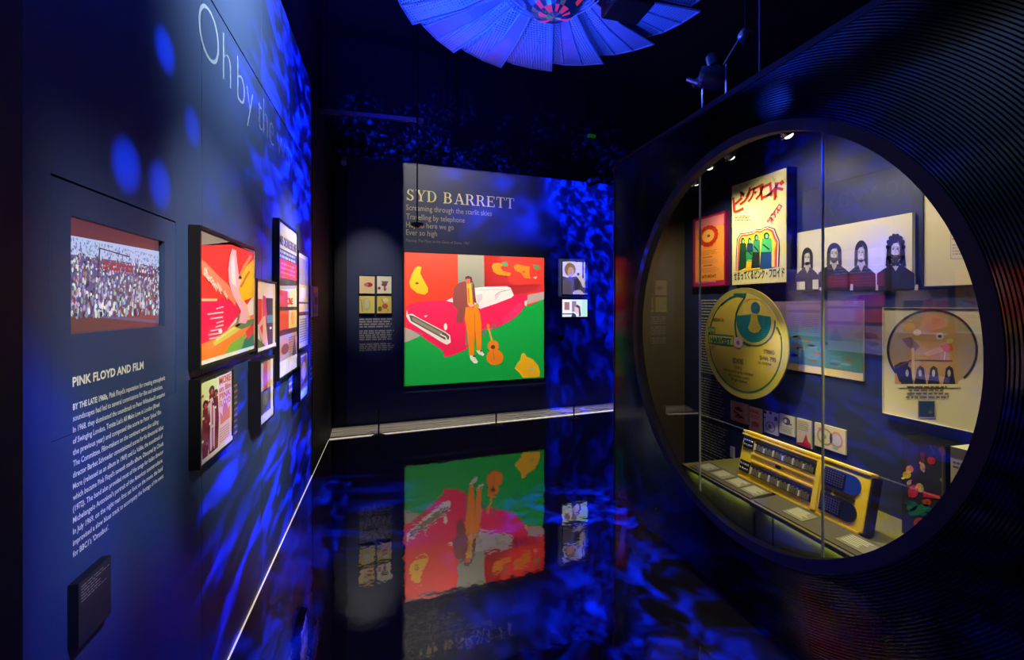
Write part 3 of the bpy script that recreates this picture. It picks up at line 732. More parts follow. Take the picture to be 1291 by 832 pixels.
framed('framed_picture', 'deep black box frame with an orange and grey picture, lower row', 'picture', LW,
       rect_px(LW, 327.5, 344, 457, 537, D2), D2, .008, pf)
def pg(A):
    A.base((196, 180, 200)); A.rect_(.1, .06, .9, .8, (120, 92, 120), 1); A.ell(.5, .4, .3, .2, (206, 170, 190), 2); A.rect_(0, .84, 1, 1, (226, 216, 226), 2)
framed('framed_picture', 'narrow framed mauve print at the far end of the lower row', 'picture', LW,
       rect_px(LW, 378, 387.5, 448, 505, D2), D2, .008, pg)
# small captions on the wall
def cap(x0, x1, yt, yb, n, label, S=LW, base=(58, 64, 84), ink=(205, 200, 190), off=.003, th=.35):
    r = rect_px(S, x0, x1, yt, yb, off)
    def d(A): A.bars(.04, .02, .97, .98, n, th / n, ink, 1)
    framed('caption_card', label, 'caption', S, r, off, 0, d, None, M_FRAME, False, M_PRINT, base)
cap(294.5, 299.5, 482, 552, 9, 'narrow dark caption strip beside the crimson figures poster', base=(60, 52, 46), ink=(150, 130, 110))
cap(364, 369.5, 472, 498, 3, 'tiny pale caption card under the tallest poster', base=(90, 92, 130))
cap(391, 395, 462, 482, 3, 'tiny brown caption card near the far corner of the wall', base=(90, 70, 60))
cap(392, 402.5, 402, 455, 15, 'dark caption sheet with white lines near the far corner', base=(30, 30, 44), ink=(220, 215, 205))
def ph(A): A.rect_(0, 0, .35, 1, (150, 110, 90), 1); A.rect_(.35, .2, 1, .9, (170, 185, 215), 1); A.rect_(.5, .35, .9, .6, (90, 90, 120), 2)
framed('small_photograph', 'small pale blue and brown photograph above the far caption sheet', 'photo', LW, rect_px(LW, 391.5, 401, 360, 400, .01), .01, .0, ph, None, M_FRAME, False)

# ================================================================== BACK WALL
OB = .035
pr = (BW.at(509, 400, OB)[0], BW.at(686, 400, OB)[0], (BW.at(509, 487, OB)[1] + BW.at(686, 476, OB)[1]) / 2, (BW.at(509, 317.5, OB)[1] + BW.at(686, 325, OB)[1]) / 2)
def painting(A):
    A.z(490, 300, 4.162)
    P = A.poly; RED = (255, 52, 20); GRN = (0, 176, 66); PNK = (255, 22, 84)
    A.base(GRN)
    A.m = A.f; A.rect_(0, 0, .58, .62, (255, 56, 24), 1); A.rect_(.58, 0, 1, .40, (255, 52, 40), 1); A.z(490, 300, 4.162)
    P([(500, 90), (580, 95), (640, 240), (815, 290), (815, 240), (700, 300), (560, 300), (500, 250)], (246, 56, 70), 1)
    P([(362, 84), (500, 90), (503, 300), (366, 330)], (150, 146, 128), 2)
    P([(78, 552), (172, 512), (300, 560), (405, 500), (650, 395), (815, 320), (815, 735), (78, 775)], GRN, 2)
    P([(78, 468), (184, 505), (130, 530), (78, 552)], (186, 172, 158), 3)
    P([(725, 298), (816, 282), (816, 320), (725, 350)], (196, 168, 164), 3)
    P([(95, 356), (140, 338), (250, 330), (340, 326), (450, 360), (600, 305), (655, 298), (700, 296), (731, 294), (726, 338), (690, 395), (640, 435), (560, 474), (500, 482), (430, 540), (405, 586), (340, 615), (292, 626), (284, 592), (170, 515), (100, 470), (84, 430)], PNK, 3)
    P([(590, 430), (680, 340), (705, 345), (690, 395), (640, 435), (600, 450)], (248, 46, 104), 4)
    P([(450, 262), (520, 255), (620, 253), (640, 262), (656, 300), (642, 314), (560, 345), (480, 372), (450, 350)], (246, 232, 226), 4)
    P([(455, 300), (490, 292), (494, 318), (470, 345)], (220, 205, 205), 5); P([(555, 300), (590, 285), (560, 328)], (226, 206, 204), 5)
    A.line([(558, 300), (580, 284), (640, 270)], 3, (170, 160, 150), 6); A.line([(470, 275), (560, 268), (620, 275)], 2.5, (196, 186, 180), 6)
    P([(302, 330), (334, 312), (338, 338)], (246, 225, 225), 5); P([(186, 408), (204, 405), (192, 418)], (250, 220, 225), 5)
    P([(96, 376), (100, 400), (125, 398), (150, 415), (290, 488), (322, 510), (326, 548), (306, 560), (280, 548), (110, 442), (92, 410)], (246, 232, 220), 5)
    P([(106, 404), (128, 408), (300, 500), (318, 516), (316, 532), (296, 534), (118, 436)], (96, 84, 66), 6)
    P([(120, 416), (134, 418), (282, 498), (270, 512), (126, 434)], (150, 142, 120), 7); A.line([(270, 505), (300, 520), (306, 545)], 7, (246, 232, 220), 8)
    A.ell(298, 466, 9, 18, (246, 232, 220), 6); P([(712, 330), (726, 328), (722, 360), (712, 350)], (244, 226, 200), 5)
    P([(405, 470), (418, 460), (415, 560), (402, 560)], (130, 130, 110), 4); P([(480, 490), (512, 470), (510, 500), (486, 520)], (96, 130, 100), 4)
    P([(540, 455), (560, 450), (562, 478), (548, 482)], (130, 110, 110), 4)
    # figure
    P([(372, 234), (400, 226), (416, 240), (418, 345), (404, 390), (386, 446), (354, 442), (360, 372), (336, 352), (340, 268), (352, 246)], (150, 70, 66), 6)
    P([(440, 226), (450, 250), (455, 305), (462, 345), (444, 335), (438, 270)], (126, 56, 60), 6)
    P([(408, 236), (430, 240), (438, 300), (442, 350), (414, 350), (412, 300)], (246, 190, 30), 7); P([(414, 262), (422, 262), (426, 340), (418, 342)], (236, 120, 30), 8)
    A.ell(416, 222, 13, 19, (226, 106, 84), 8); P([(400, 222), (402, 204), (418, 198), (436, 206), (440, 232), (430, 236), (426, 214), (408, 214)], (96, 44, 44), 9)
    A.ell(432, 353, 14, 8, (240, 170, 150), 9); P([(445, 352), (470, 340), (476, 362), (450, 368)], (214, 160, 50), 8)
    P([(404, 362), (468, 366), (480, 400), (487, 450), (485, 590), (462, 592), (456, 500), (450, 480), (448, 614), (422, 617), (412, 500), (398, 420)], (255, 140, 0), 8)
    A.line([(450, 400), (452, 500), (448, 560)], 3, (224, 100, 10), 9)
    P([(425, 616), (446, 616), (468, 648), (462, 658), (446, 656), (428, 636)], (246, 238, 224), 8); P([(458, 590), (482, 586), (502, 610), (494, 620), (470, 608)], (246, 238, 224), 8)
    A.ell(448, 620, 7, 4, (60, 40, 40), 9); A.ell(484, 592, 6, 4, (60, 40, 40), 9)
    # guitar
    A.line([(520, 458), (546, 556)], 9, (250, 160, 60), 6); A.ell(522, 462, 8, 14, (250, 130, 30), 7); A.ell(548, 566, 30, 30, (252, 134, 14), 7); A.ell(557, 626, 45, 42, (252, 134, 14), 8)
    A.ell(547, 572, 11, 11, (90, 50, 20), 9); A.line([(546, 590), (554, 640)], 3, (214, 100, 10), 9)
    # yellow shapes
    P([(108, 232), (122, 190), (140, 155), (158, 148), (172, 154), (166, 188), (186, 226), (206, 262), (206, 284), (188, 298), (150, 290), (116, 262)], (252, 186, 0), 4)
    P([(136, 238), (150, 230), (160, 240), (146, 244)], (110, 70, 20), 5)
    P([(540, 150), (552, 132), (580, 130), (604, 140), (586, 156), (600, 172), (642, 184), (636, 200), (570, 192), (548, 176)], (250, 136, 16), 4); P([(592, 128), (620, 124), (626, 146), (604, 150)], (70, 150, 90), 5)
    P([(655, 150), (672, 136), (700, 144), (742, 150), (738, 180), (744, 214), (712, 210), (694, 184), (664, 170)], (248, 130, 20), 4); A.ell(708, 178, 9, 5, (214, 80, 20), 5)
    P([(756, 140), (785, 142), (796, 164), (780, 170), (762, 158)], (96, 140, 80), 5); P([(756, 206), (778, 202), (772, 216)], (246, 232, 232), 5)
    P([(660, 684), (676, 655), (690, 640), (698, 606), (714, 604), (724, 622), (758, 636), (784, 668), (794, 700), (792, 728), (704, 734), (684, 706)], (254, 190, 14), 5)
    A.ell(752, 688, 13, 11, (206, 190, 120), 6)
framed('framed_painting', 'large bright painting of a man leaning on a pink car, alone on the back wall', 'painting', BW, pr, OB, .012, painting, None, None, True, M_PRINT)
t = bpy.data.objects['framed_painting']
def small4():
    xs = ((453, 472.3), (475.3, 493.5)); ysr = ((347.5, 370), (372.5, 395))
    names = {(0, 0): 'upper sheet with a crimson blot on the far side of the four small prints', (1, 0): 'upper white print with crimson figures among the four small prints',
             (0, 1): 'lower yellow sheet with pale pattern under the crimson blot sheet', (1, 1): 'lower yellow print with red and green specks among the four small prints'}
    for j in range(2):
        for i in range(2):
            r = rect_px(BW, xs[i][0], xs[i][1], ysr[j][0], ysr[j][1], .03)
            def d(A, k=(i, j)):
                if k == (0, 0): A.base((246, 214, 160)); A.ell(.62, .5, .25, .13, (190, 30, 50), 1); A.ell(.45, .5, .15, .1, (220, 120, 110), 2)
                elif k == (1, 0):
                    A.base((240, 232, 200)); A.poly([(.3, .3), (.8, .3), (.6, .62), (.5, .7)], (110, 110, 110), 1); A.ell(.15, .7, .1, .08, (170, 40, 60), 1); A.ell(.55, .75, .1, .1, (200, 60, 120), 2); A.ell(.5, .5, .2, .08, (150, 60, 60), 2)
                elif k == (0, 1):
                    A.base((240, 220, 110)); A.ell(.45, .5, .3, .38, (214, 206, 130), 1); A.rect_(.35, .2, .6, .7, (226, 216, 170), 2); A.line([(.1, .2), (.2, .9)], .05, (190, 150, 60), 2)
                else:
                    A.base((236, 210, 100)); A.ell(.2, .75, .14, .15, (110, 120, 50), 1); A.ell(.55, .6, .2, .15, (214, 90, 50), 1); A.ell(.6, .25, .2, .12, (240, 236, 170), 2); A.line([(.3, .2), (.8, .9)], .05, (200, 130, 60), 2)
            framed('small_print', names[(i, j)], 'print', BW, r, .03, .004, d, 'four small prints on the back wall', M_MATT, True, M_PRINT)
small4()
A = Art(BW, .0008, rect_px(BW, 453, 497, 401, 443, .0008)); A.m = A.f
for a, c, n in ((.0, .30, 4), (.36, .68, 5), (.76, 1.0, 4)): A.bars(0, a, 1, c, n, .042, (176, 172, 160), 0, .12); A.cut()
A.writing('wall_text', 'block of small grey text under the four small prints', 'wall text', 'paragraph')
def photo(A):
    A.base((232, 222, 200)); A.poly([(0, .45), (.2, .5), (.55, .45), (.7, .6), (.8, .78), (1, .80), (1, .95), (.7, .97), (.35, .9), (0, 1)], (86, 74, 74), 1)
    A.ell(.3, .25, .22, .2, (150, 120, 60), 2); A.ell(.32, .32, .13, .15, (214, 170, 130), 3); A.poly([(0, .6), (.3, .45), (.45, .6), (.4, 1), (0, 1)], (104, 92, 104), 3)
    A.rect_(.78, 0, .84, .5, (90, 80, 74), 3); A.rect_(.88, 0, .97, .35, (130, 116, 96), 3); A.poly([(.45, .55), (.62, .5), (.7, .78), (.5, .9)], (60, 52, 50), 4); A.ell(.62, .38, .05, .04, (90, 80, 70), 3)
    A.poly([(.45, .88), (.7, .86), (.85, .97), (.5, .99)], (220, 206, 170), 4)
framed('framed_photograph', 'brown and white photograph of a seated person beside the painting', 'photo', BW, rect_px(BW, 709, 741, 329, 371, .012), .012, .004, photo, None, M_MATT, True, M_PRINT)
# little screen below it
r = rect_px(BW, 709, 740.5, 377.5, 399.5, .02)
t = thing('small_screen', BW.pt((r[0] + r[1]) / 2, r[2], .01), 'small lit video screen under the brown and white photograph', 'screen')
m = MB(); m.obox(BW.o, BW.u, UP, BW.n, r[0] - .01, r[1] + .01, r[2] - .01, r[3] + .01, .0015, .019); m.build('housing', M_MATT, t)
A = Art(BW, .0195, r); A.base((225, 240, 250)); A.rect_(0, 0, .36, .8, (245, 245, 250), 1); A.rect_(.08, .15, .28, .6, (170, 120, 130), 2); A.rect_(0, .8, .4, .86, (60, 70, 90), 2)
A.rect_(.38, .1, .55, .7, (150, 130, 170), 1); A.ell(.58, .55, .1, .25, (236, 200, 205), 3); A.poly([(.5, .4), (.58, .28), (.7, .4), (.74, .95), (.66, 1), (.64, .5)], (90, 70, 110), 4); A.poly([(.35, 1), (.4, .75), (.52, .85), (.55, 1)], (60, 60, 90), 4); A.rect_(.78, 0, 1, 1, (190, 240, 235), 1)
A.build('picture', M_SCREEN, t)
m = MB(); q = BW.at(707, 423.5, 0); m.lathe(BW.pt(q[0], q[1], .001), BW.n, [(0, .05), (.02, .05), (.035, .03), (.037, 0)], 16)
o = m.build('wall_sensor', M_MATT); o['label'] = 'small round dark wall fitting under the little screen'; o['category'] = 'fitting'

# title in slab-serif capitals
def serif_art(A, x, y, H, col):
    """draws SYD BARRETT from strokes; H cap height in metres; returns the width"""
    T, t = .17, .065; ax, hy = A.p(x, y); pos = [0.]
    def P(pts, L=0): A._put([(ax + (pos[0] + u) * H, hy + v * H) for u, v in pts], col, L)
    def R(u0, v0, u1, v1): P([(u0, v0), (u1, v0), (u1, v1), (u0, v1)])
    def stem(u, wd=T, v0=0., v1=1., top=True, bot=True):
        R(u, v0, u + wd, v1)
        if bot: R(u - .09, 0, u + wd + .09, t)
        if top: R(u - .09, 1 - t, u + wd + .09, 1)
    def bowl(u, v0, v1, wd):
        n = 14; c = (v0 + v1) / 2; h = (v1 - v0) / 2
        for i in range(n):
            a, b_ = [math.pi * (-.5 + k / n) for k in (i, i + 1)]
            P([(u + wd * math.cos(a), c + h * math.sin(a)), (u + wd * math.cos(b_), c + h * math.sin(b_)), (u + (wd - T) * math.cos(b_), c + (h - t) * math.sin(b_)), (u + (wd - T) * math.cos(a), c + (h - t) * math.sin(a))])
    def D(): stem(.09); R(.2, 1 - t, .4, 1); R(.2, 0, .4, t); bowl(.4, 0, 1, .45); pos[0] += 1.02
    def B(): stem(.09); R(.2, 1 - t, .42, 1); R(.2, 0, .42, t); R(.2, .5, .42, .5 + t); bowl(.4, .5, 1, .32); bowl(.42, 0, .56, .36); pos[0] += .96
    def Rr(): stem(.09); R(.2, 1 - t, .42, 1); R(.2, .46, .42, .46 + t); bowl(.4, .46, 1, .34); P([(.42, .48), (.58, .48), (.86, .0), (.66, .0)]); R(.62, 0, .95, t); pos[0] += 1.0
    def E(): stem(.09); R(.1, 0, .78, t); R(.1, 1 - t, .76, 1); R(.2, .48, .55, .48 + t); R(.72, 0, .78, .27); R(.70, .75, .76, 1); R(.52, .38, .57, .66); pos[0] += .90
    def Tt(): stem(.36, top=False); R(.04, 1 - t, .86, 1); R(.04, .72, .10, 1); R(.80, .72, .86, 1); pos[0] += .94
    def Aa(): P([(.42, 1), (.55, 1), (.92, 0), (.73, 0)]); P([(.42, 1), (.49, 1), (.19, 0), (.12, 0)]); R(.25, .30, .75, .30 + t); R(.0, 0, .32, t); R(.62, 0, 1.02, t); pos[0] += 1.04
    def Y(): R(.36, 0, .36 + T, .46); R(.24, 0, .66, t); P([(.36, .46), (.53, .46), (.28, 1), (.09, 1)]); P([(.53, .46), (.46, .42), (.74, 1), (.82, 1)]); R(0, 1 - t, .38, 1); R(.62, 1 - t, .94, 1); pos[0] += .94
    def S():
        n = 12
        for sgn, cy_, a0, a1 in ((1, .74, 25, 270), (-1, .27, 205, 450)):
            for i in range(n):
                q = []
                for k, rr in ((i, 1), (i + 1, 1), (i + 1, 0), (i, 0)):
                    a = math.radians(a0 + (a1 - a0) * k / n); w_ = t + (T - t) * abs(math.cos(a) if True else 0) * .8
                    R_ = .27 if sgn > 0 else .30; Rh = .26 if sgn > 0 else .27
                    q.append((.36 + (R_ - (0 if rr else w_)) * math.cos(a), cy_ + (Rh - (0 if rr else w_ * .9)) * math.sin(a)))
                P(q)
        P([(.17, .66), (.32, .60), (.60, .38), (.50, .30)]); R(.60, .70, .64, 1.0); R(.06, 0, .10, .30); pos[0] += .80
    for f in (S, Y, D): f(); A.cut(); pos[0] += .05
    pos[0] += .42
    for f in (B, Aa, Rr, Rr, E, Tt, Tt): f(); A.cut(); pos[0] += .03
    return pos[0] * H
A = Art(BW, .0008)
need = BW.at(649.5, 260, .0008)[0] - BW.at(512, 260, .0008)[0]
wid = serif_art(Art(BW, .0008), 512, 252, 1., (0, 0, 0)); H = need / wid
serif_art(A, 512, 252.3, H, (236, 224, 150))
A.writing('wall_lettering', 'cream serif title SYD BARRETT on the back wall above the painting', 'lettering', 'letter')
A = Art(BW, .0008); A.m = A.p
for s, y, xe in (("Screaming through the starlit skies", 264.5, 620), ("Travelling by telephone", 276, 586), ("Hey ho here we go", 286.3, 572), ("Ever so high", 296, 551)):
    A.m = A.p; A.text(s, 512, y, .100, (176, 170, 130), 0, BW.at(xe, y, .0008)[0] - BW.at(512, y, .0008)[0], bold=.004); A.cut()
A.text("Flaming, The Piper at the Gates of Dawn, 1967", 512, 304.5, .05, (150, 138, 100), 0, BW.at(592, 300, .0008)[0] - BW.at(512, 300, .0008)[0])
A.writing('wall_text', 'four short lines of verse under the serif title', 'wall text')
print('title cap height', H)

# ================================================================== IN THE CASE
def kr(x0, x1, yt, yb, off, ref=0): return rect_px(KW, x0, x1, yt, yb, off, ref)
# orange poster
def po(A):
    A.base((176, 24, 96)); A.rect_(.06, .03, .95, .93, (246, 150, 62), 1); A.rect_(.06, .03, .95, .17, (238, 130, 140), 2)
    A.arc(.48, .29, .30, .145, .11, (206, 60, 24), 3); A.ell(.48, .29, .19, .09, (248, 170, 80), 4); A.ell(.5, .29, .05, .02, (150, 70, 40), 5)
    for k in range(16):
        t_ = k * math.pi / 8; A.ell(.48 + .27 * math.cos(t_), .29 + .13 * math.sin(t_), .05, .025, (190, 44, 24), 4, 8)
    A.text("CONCERT", .5, .45, .022, (110, 50, 40), 3, .1, 'c'); A.bars(.2, .49, .8, .56, 3, .008, (170, 100, 60), 3); A.bars(.3, .58, .62, .60, 1, .012, (90, 40, 30), 3, .05)
    A.bars(.16, .62, .84, .68, 3, .008, (180, 120, 110), 3); A.bars(.34, .70, .60, .72, 1, .012, (90, 40, 30), 3, .05); A.bars(.18, .74, .84, .81, 3, .008, (180, 120, 110), 3)
    A.text("SATURDAY", .5, .885, .03, (70, 40, 30), 3, .16, 'c', bold=.03); A.rect_(.06, .93, .72, .955, (206, 110, 150), 3)
framed('framed_poster', 'small orange poster with a magenta border at the far side of the case', 'poster', KW, kr(874.5, 915, 277, 361.5, .03), .03, .004, po, 'posters in the round case', mat('magenta_frame', (110, 16, 70), .4), True)
# japanese poster
def pj(A):
    A.z(915, 200, 9.244); A.base((222, 212, 160)); RD = (196, 40, 24)
    ch = "\u30d4\u30f3\u30af\u30fb\u30d5\u30ed\u30a4\u30c9"
    pos = [(160, 610, -.02, .20), (225, 520, -.1, .17), (300, 480, .05, .15), (352, 440, 0, .10), (395, 455, 0, .16), (478, 455, 0, .17), (560, 475, -.05, .17), (630, 430, -.1, .16)]
    for c_, (x, y, r_, e) in zip(ch, pos): A.text(c_, x, y, e * .50 * 1.35, (190, 36, 22), 3, None, 'c', rot=.12 + r_, bold=.03)
    for k, c_ in enumerate("\u7bb1\u6839\u30a2\u30d5\u30ed"): A.text(c_, 540 + 26 * k, 735 - 38 * k, .042, RD, 3, None, 'c', rot=.9, bold=.04)
    A.bars(105, 655, 300, 725, 3, 12, (90, 84, 60), 2); A.bars(105, 735, 400, 800, 4, 6, (170, 160, 120), 2); 
    A.z(915, 280, 9.244)
    def outline(d, col, L):
        A.poly([(165 - d * .9, 572), (170 - d, 420), (182 - d, 200), (205 - d * .6, 180 - d), (245, 176 - d), (285, 166 - d), (325, 158 - d), (360, 130 - d), (398, 136 - d), (425, 130 - d), (450, 112 - d), (490, 100 - d), (530 + d * .8, 126 - d), (550 + d * 1., 190 - d * .7), (585 + d * .8, 250 - d * .8), (560 + d * 1.4, 330), (560 + d * 1.2, 522), (400, 545)], col, L)
    for d, col, L in ((52, (84, 14, 40), 2), (41, (246, 214, 196), 3), (30, (206, 44, 30), 4), (18, (246, 136, 44), 5), (7, (240, 212, 60), 6)): outline(d, col, L)
    for x, top, wd, g1, g2 in ((205, 190, 42, (22, 74, 44), (16, 60, 40)), (285, 190, 40, (30, 60, 96), (20, 140, 74)), (362, 150, 44, (60, 150, 110), (30, 40, 46)), (480, 130, 66, (70, 190, 110), (20, 70, 130))):
        A.poly([(x - wd * .8, top + 60), (x, top + 45), (x + wd * .9, top + 60), (x + wd, 350), (x - wd, 350)], g1, 7); A.poly([(x - wd, 350), (x + wd * .9, 345), (x + wd * .9, 530), (x - wd * 1.2, 570 if x < 300 else 540)], g2, 7)
        A.ell(x, top + 30, wd * .5, 40, (20, 50, 44), 8); A.ell(x + 4, top + 34, wd * .26, 24, (130, 206, 150), 9); A.line([(x - wd * .6, top + 130), (x + wd * .5, top + 190)], 16, (16, 56, 60), 8)
    A.poly([(250, 440), (310, 440), (300, 560), (240, 570)], (250, 180, 40), 8); A.line([(250, 450), (310, 455)], 12, (40, 170, 90), 9)
    A.text("\u305b\u307e\u3063\u3066\u304f\u308b\u30d4\u30f3\u30af\u30fb\u30d5\u30ed\u30a4\u30c9", 96, 672, .062, (40, 44, 30), 3, KW.at(990, 350, .063)[0] - KW.at(926, 350, .063)[0], rot=0, bold=.03)
framed('framed_poster', 'tall cream japanese poster with red lettering and four rainbow-edged figures', 'poster', KW, (lambda q: q)(kr(923, 992.5, 235, 359.5, .063)), .063, .005, pj, 'posters in the round case')
# white band photograph
def pbp(A):
    A.base((226, 218, 200)); A.m = A.p
    for x, yt, rx, ry, beard, curly in ((1018, 312, 8, 13, 0, 0), (1052, 306, 10.5, 14, 1, 0), (1086, 303, 9.5, 16, 0, 0), (1129.5, 296, 12.5, 19, 1, 1)):
        hc, sk = (34, 27, 42), (222, 212, 200); sh = yt + ry * 2.15
        A.poly([(x - rx * 1.9, 368), (x - rx * 1.9, sh + 8), (x - rx * 1.2, sh + 2), (x - rx * .5, sh - 3), (x + rx * .5, sh - 3), (x + rx * 1.2, sh + 2), (x + rx * 1.9, sh + 8), (x + rx * 1.95, 364)], (30, 25, 38), 2)
        A.poly([(x - rx * .34, sh - 10), (x + rx * .34, sh - 10), (x + rx * .3, sh - 1), (x, sh + 5), (x - rx * .3, sh - 1)], (196, 184, 172), 3)
        A.ell(x, yt + ry * .85, rx * .86, ry * .85, hc, 1)
        for sx in (-1, 1): A.poly([(x + sx * rx * .42, yt + ry * .5), (x + sx * rx * .86, yt + ry * .8), (x + sx * rx * (1.02 if curly else .9), sh - 2), (x + sx * rx * .62, sh + 3), (x + sx * rx * .44, yt + ry * 1.5)], hc, 4)
        if curly:
            for k in range(14): A.ell(x + rx * .8 * math.cos(k * .45), yt + ry * (.8 if k < 8 else 1.2) - ry * .75 * math.sin(k * .45), 2.6, 3., hc, 4, 8)
        A.ell(x - .3, yt + ry * 1.05, rx * .50, ry * .72, sk, 3, 20)
        A.poly([(x - rx * .52, yt + ry * .86), (x - rx * .3, yt + ry * .36), (x + rx * .1, yt + ry * .28), (x + rx * .5, yt + ry * .86), (x + rx * .2, yt + ry * .52), (x - rx * .2, yt + ry * .56)], hc, 5)
        if beard: A.poly([(x - rx * .46, yt + ry * 1.26), (x - rx * .2, yt + ry * 1.34), (x + rx * .2, yt + ry * 1.34), (x + rx * .44, yt + ry * 1.26), (x + rx * .3, yt + ry * 1.72), (x, yt + ry * 1.86), (x - rx * .34, yt + ry * 1.72)], (56, 46, 52), 4)
        A.rect_(x - rx * .2, yt + ry * 1.42, x + rx * .16, yt + ry * 1.47, (150, 110, 106), 5)
        for sx in (-1, 1):
            A.ell(x - .3 + sx * rx * .21, yt + ry * .95, rx * .11, ry * .045, (40, 32, 40), 4, 8); A.rect_(x - .3 + sx * rx * .21 - rx * .14, yt + ry * .82, x - .3 + sx * rx * .21 + rx * .14, yt + ry * .86, (70, 58, 60), 4)
        A.line([(x - .2, yt + ry * .95), (x + .2, yt + ry * 1.2), (x - .6, yt + ry * 1.23)], .7, (140, 124, 116), 4)
        A.line([(x + rx * .25, yt + ry * .8), (x + rx * .42, yt + ry * 1.4)], rx * .16, (170, 156, 148), 4)
        A.poly([(x + rx * 1.95, sh + 22), (x + rx * 2.25, sh + 22), (x + rx * 2.25, 366), (x + rx * 1.9, 366)], (206, 194, 180), 3)
    A.m = A.f; A.rect_(.0, .86, .09, 1., (222, 212, 190), 6); A.rect_(.17, .84, .23, 1, (222, 212, 190), 6)
r = kr(1005, 1150, 290, 362, .02); r1 = kr(1005, 1150, 272.5, 360, .02, 1)
framed('photograph_board', 'wide white photograph of four long-haired men in black tops', 'photo', KW, (r[0], r[1], r1[2], (r[3] + r1[3]) / 2), .02, 0, pbp, 'posters in the round case', M_WHITE, False)
# half hidden landscape board behind the disc
def pl(A):
    A.base((196, 176, 128)); A.rect_(0, 0, 1, .90, (96, 110, 116), 1); A.rect_(0, 0, 1, .35, (120, 96, 130), 2); A.poly([(0, .45), (.5, .40), (1, .52), (1, .9), (0, .9)], (70, 118, 122), 2)
    for k in range(26): A.ell(random.random() * .94 + .03, .5 + .36 * random.random(), .05, .02, random.choice([(120, 96, 70), (90, 150, 150), (60, 80, 90)]), 3, 8)
framed('picture_board', 'teal and purple landscape board half hidden behind the big round record', 'picture', KW, kr(972, 1088, 380, 462, .012), .012, 0, pl, 'posters in the round case', M_WHITE, False)
# big record disc
XD = 2.13; SD = Surf((XD, 0, 0), (0, -1, 0)); DK = .346; dcy, dcz = 2.385, 1.262
t = thing('record_disc', (XD, dcy, dcz - DK), 'huge olive record label disc with teal logo hanging in the case', 'record')
m = MB(); m.lathe((XD + .012, dcy, dcz), (-1, 0, 0), [(0, 0), (0, DK - .003), (.003, DK), (.011, DK), (.0125, DK - .003), (.0125, 0)], 96)
m.build('disc', mat('olive_disc', (172, 150, 52), .5, vary=.06), t)
m = MB(); m.tube((XD + .012, dcy, dcz), (XI - .001, dcy, dcz), .05, 14); m.build('standoff', M_MATT, t)
A = Art(SD, .0008); TEAL = (10, 74, 66); OL = (120, 110, 40)
A.m = lambda x, y: (-dcy + (x - 336) / 212 * DK, dcz - (y - 388) / 300 * DK)
A.arc(336, 388, 212, 300, 20, (150, 140, 60), 0, 90); A.arc(336, 388, 188, 268, 6, TEAL, 1, 60, -12, 236)
A.arc(336, 388, 186, 266, 9, TEAL, 1, 20, 232, 272)
A.poly([(290, 118), (355, 118), (362, 126), (350, 146), (330, 140), (300, 134)], TEAL, 2)
A.line([(352, 140), (325, 180), (308, 225), (301, 290), (306, 345), (316, 370)], 8, TEAL, 2)
A.arc(395, 270, 100, 130, 6, TEAL, 2, 30, -5, 120); A.line([(500, 290), (516, 330)], 9, TEAL, 2); A.line([(336, 378), (352, 394), (380, 400)], 7, TEAL, 2)
A.arc(392, 265, 88, 120, 4, (176, 160, 80), 2, 50)
ps = [(392 + 84 * math.cos(math.radians(a)), 265 + 114 * math.sin(math.radians(a))) for a in range(-14, 195, 6)]
A.poly([(ps[0][0], 240)] + ps + [(ps[-1][0], 240), (350, 236), (384, 230), (400, 230), (440, 236)], (8, 100, 104), 3)
A.poly([(384, 226), (410, 226), (418, 270), (432, 300), (420, 322), (398, 330), (376, 322), (368, 300), (380, 270)], (168, 148, 48), 4)
A.ell(404, 196, 22, 30, (12, 84, 116), 4)
A.rect_(145, 352, 292, 412, TEAL, 2); A.rect_(150, 360, 290, 404, (150, 156, 70), 3); A.text("HARVEST", 156, 400, .048, TEAL, 4, .205, bold=.05)
A.rect_(145, 312, 188, 346, (40, 110, 84), 2); A.text("EMI", 150, 340, .032, (170, 156, 70), 3, .055, bold=.03)
A.rect_(150, 415, 192, 446, (150, 110, 40), 2); A.text("LP", 158, 440, .03, TEAL, 3, .04); A.ell(318, 388, 24, 30, (186, 150, 170), 4); A.ell(318, 388, 9, 12, (110, 90, 140), 5)
IK = (50, 42, 22)
for s_, x, y, e, wd in (("MADE IN U.K.", 176, 276, .03, .105), ("STEREO", 442, 428, .032, .08), ("SHVL 795", 424, 464, .034, .12), ("33 1/3 R.P.M.", 418, 486, .02, .1), ("ECHOES", 290, 502, .045, .09), ("(SIDE 2)", 300, 532, .025, .06), ("Written by the group, published", 240, 556, .024, .25), ("and produced in London", 264, 580, .024, .18), ("All rights reserved", 278, 602, .024, .14)):
    A.text(s_, x, y, e, IK, 3, wd, bold=.02)
A.build('label_print', M_PRINT, t)
# cream sheet with little framed triangle print
def ps_(A):
    A.base((226, 212, 184)); A.m = A.p; A.rect_(1198, 287, 1226, 327, (190, 176, 166), 1); A.rect_(1199.5, 289, 1226, 325.5, (222, 208, 192), 2); A.poly([(1200, 302), (1214, 288), (1224, 303)], (216, 24, 72), 3); A.bars(1201, 307, 1224, 322, 4, 1.4, (150, 140, 150), 3)
framed('paper_sheet', 'plain cream sheet with a little pink triangle print, cut by the opening', 'print', KW, kr(1165, 1262, 236, 361, .02), .02, .003, ps_, 'posters in the round case', M_BLACK, True, M_PRINT)
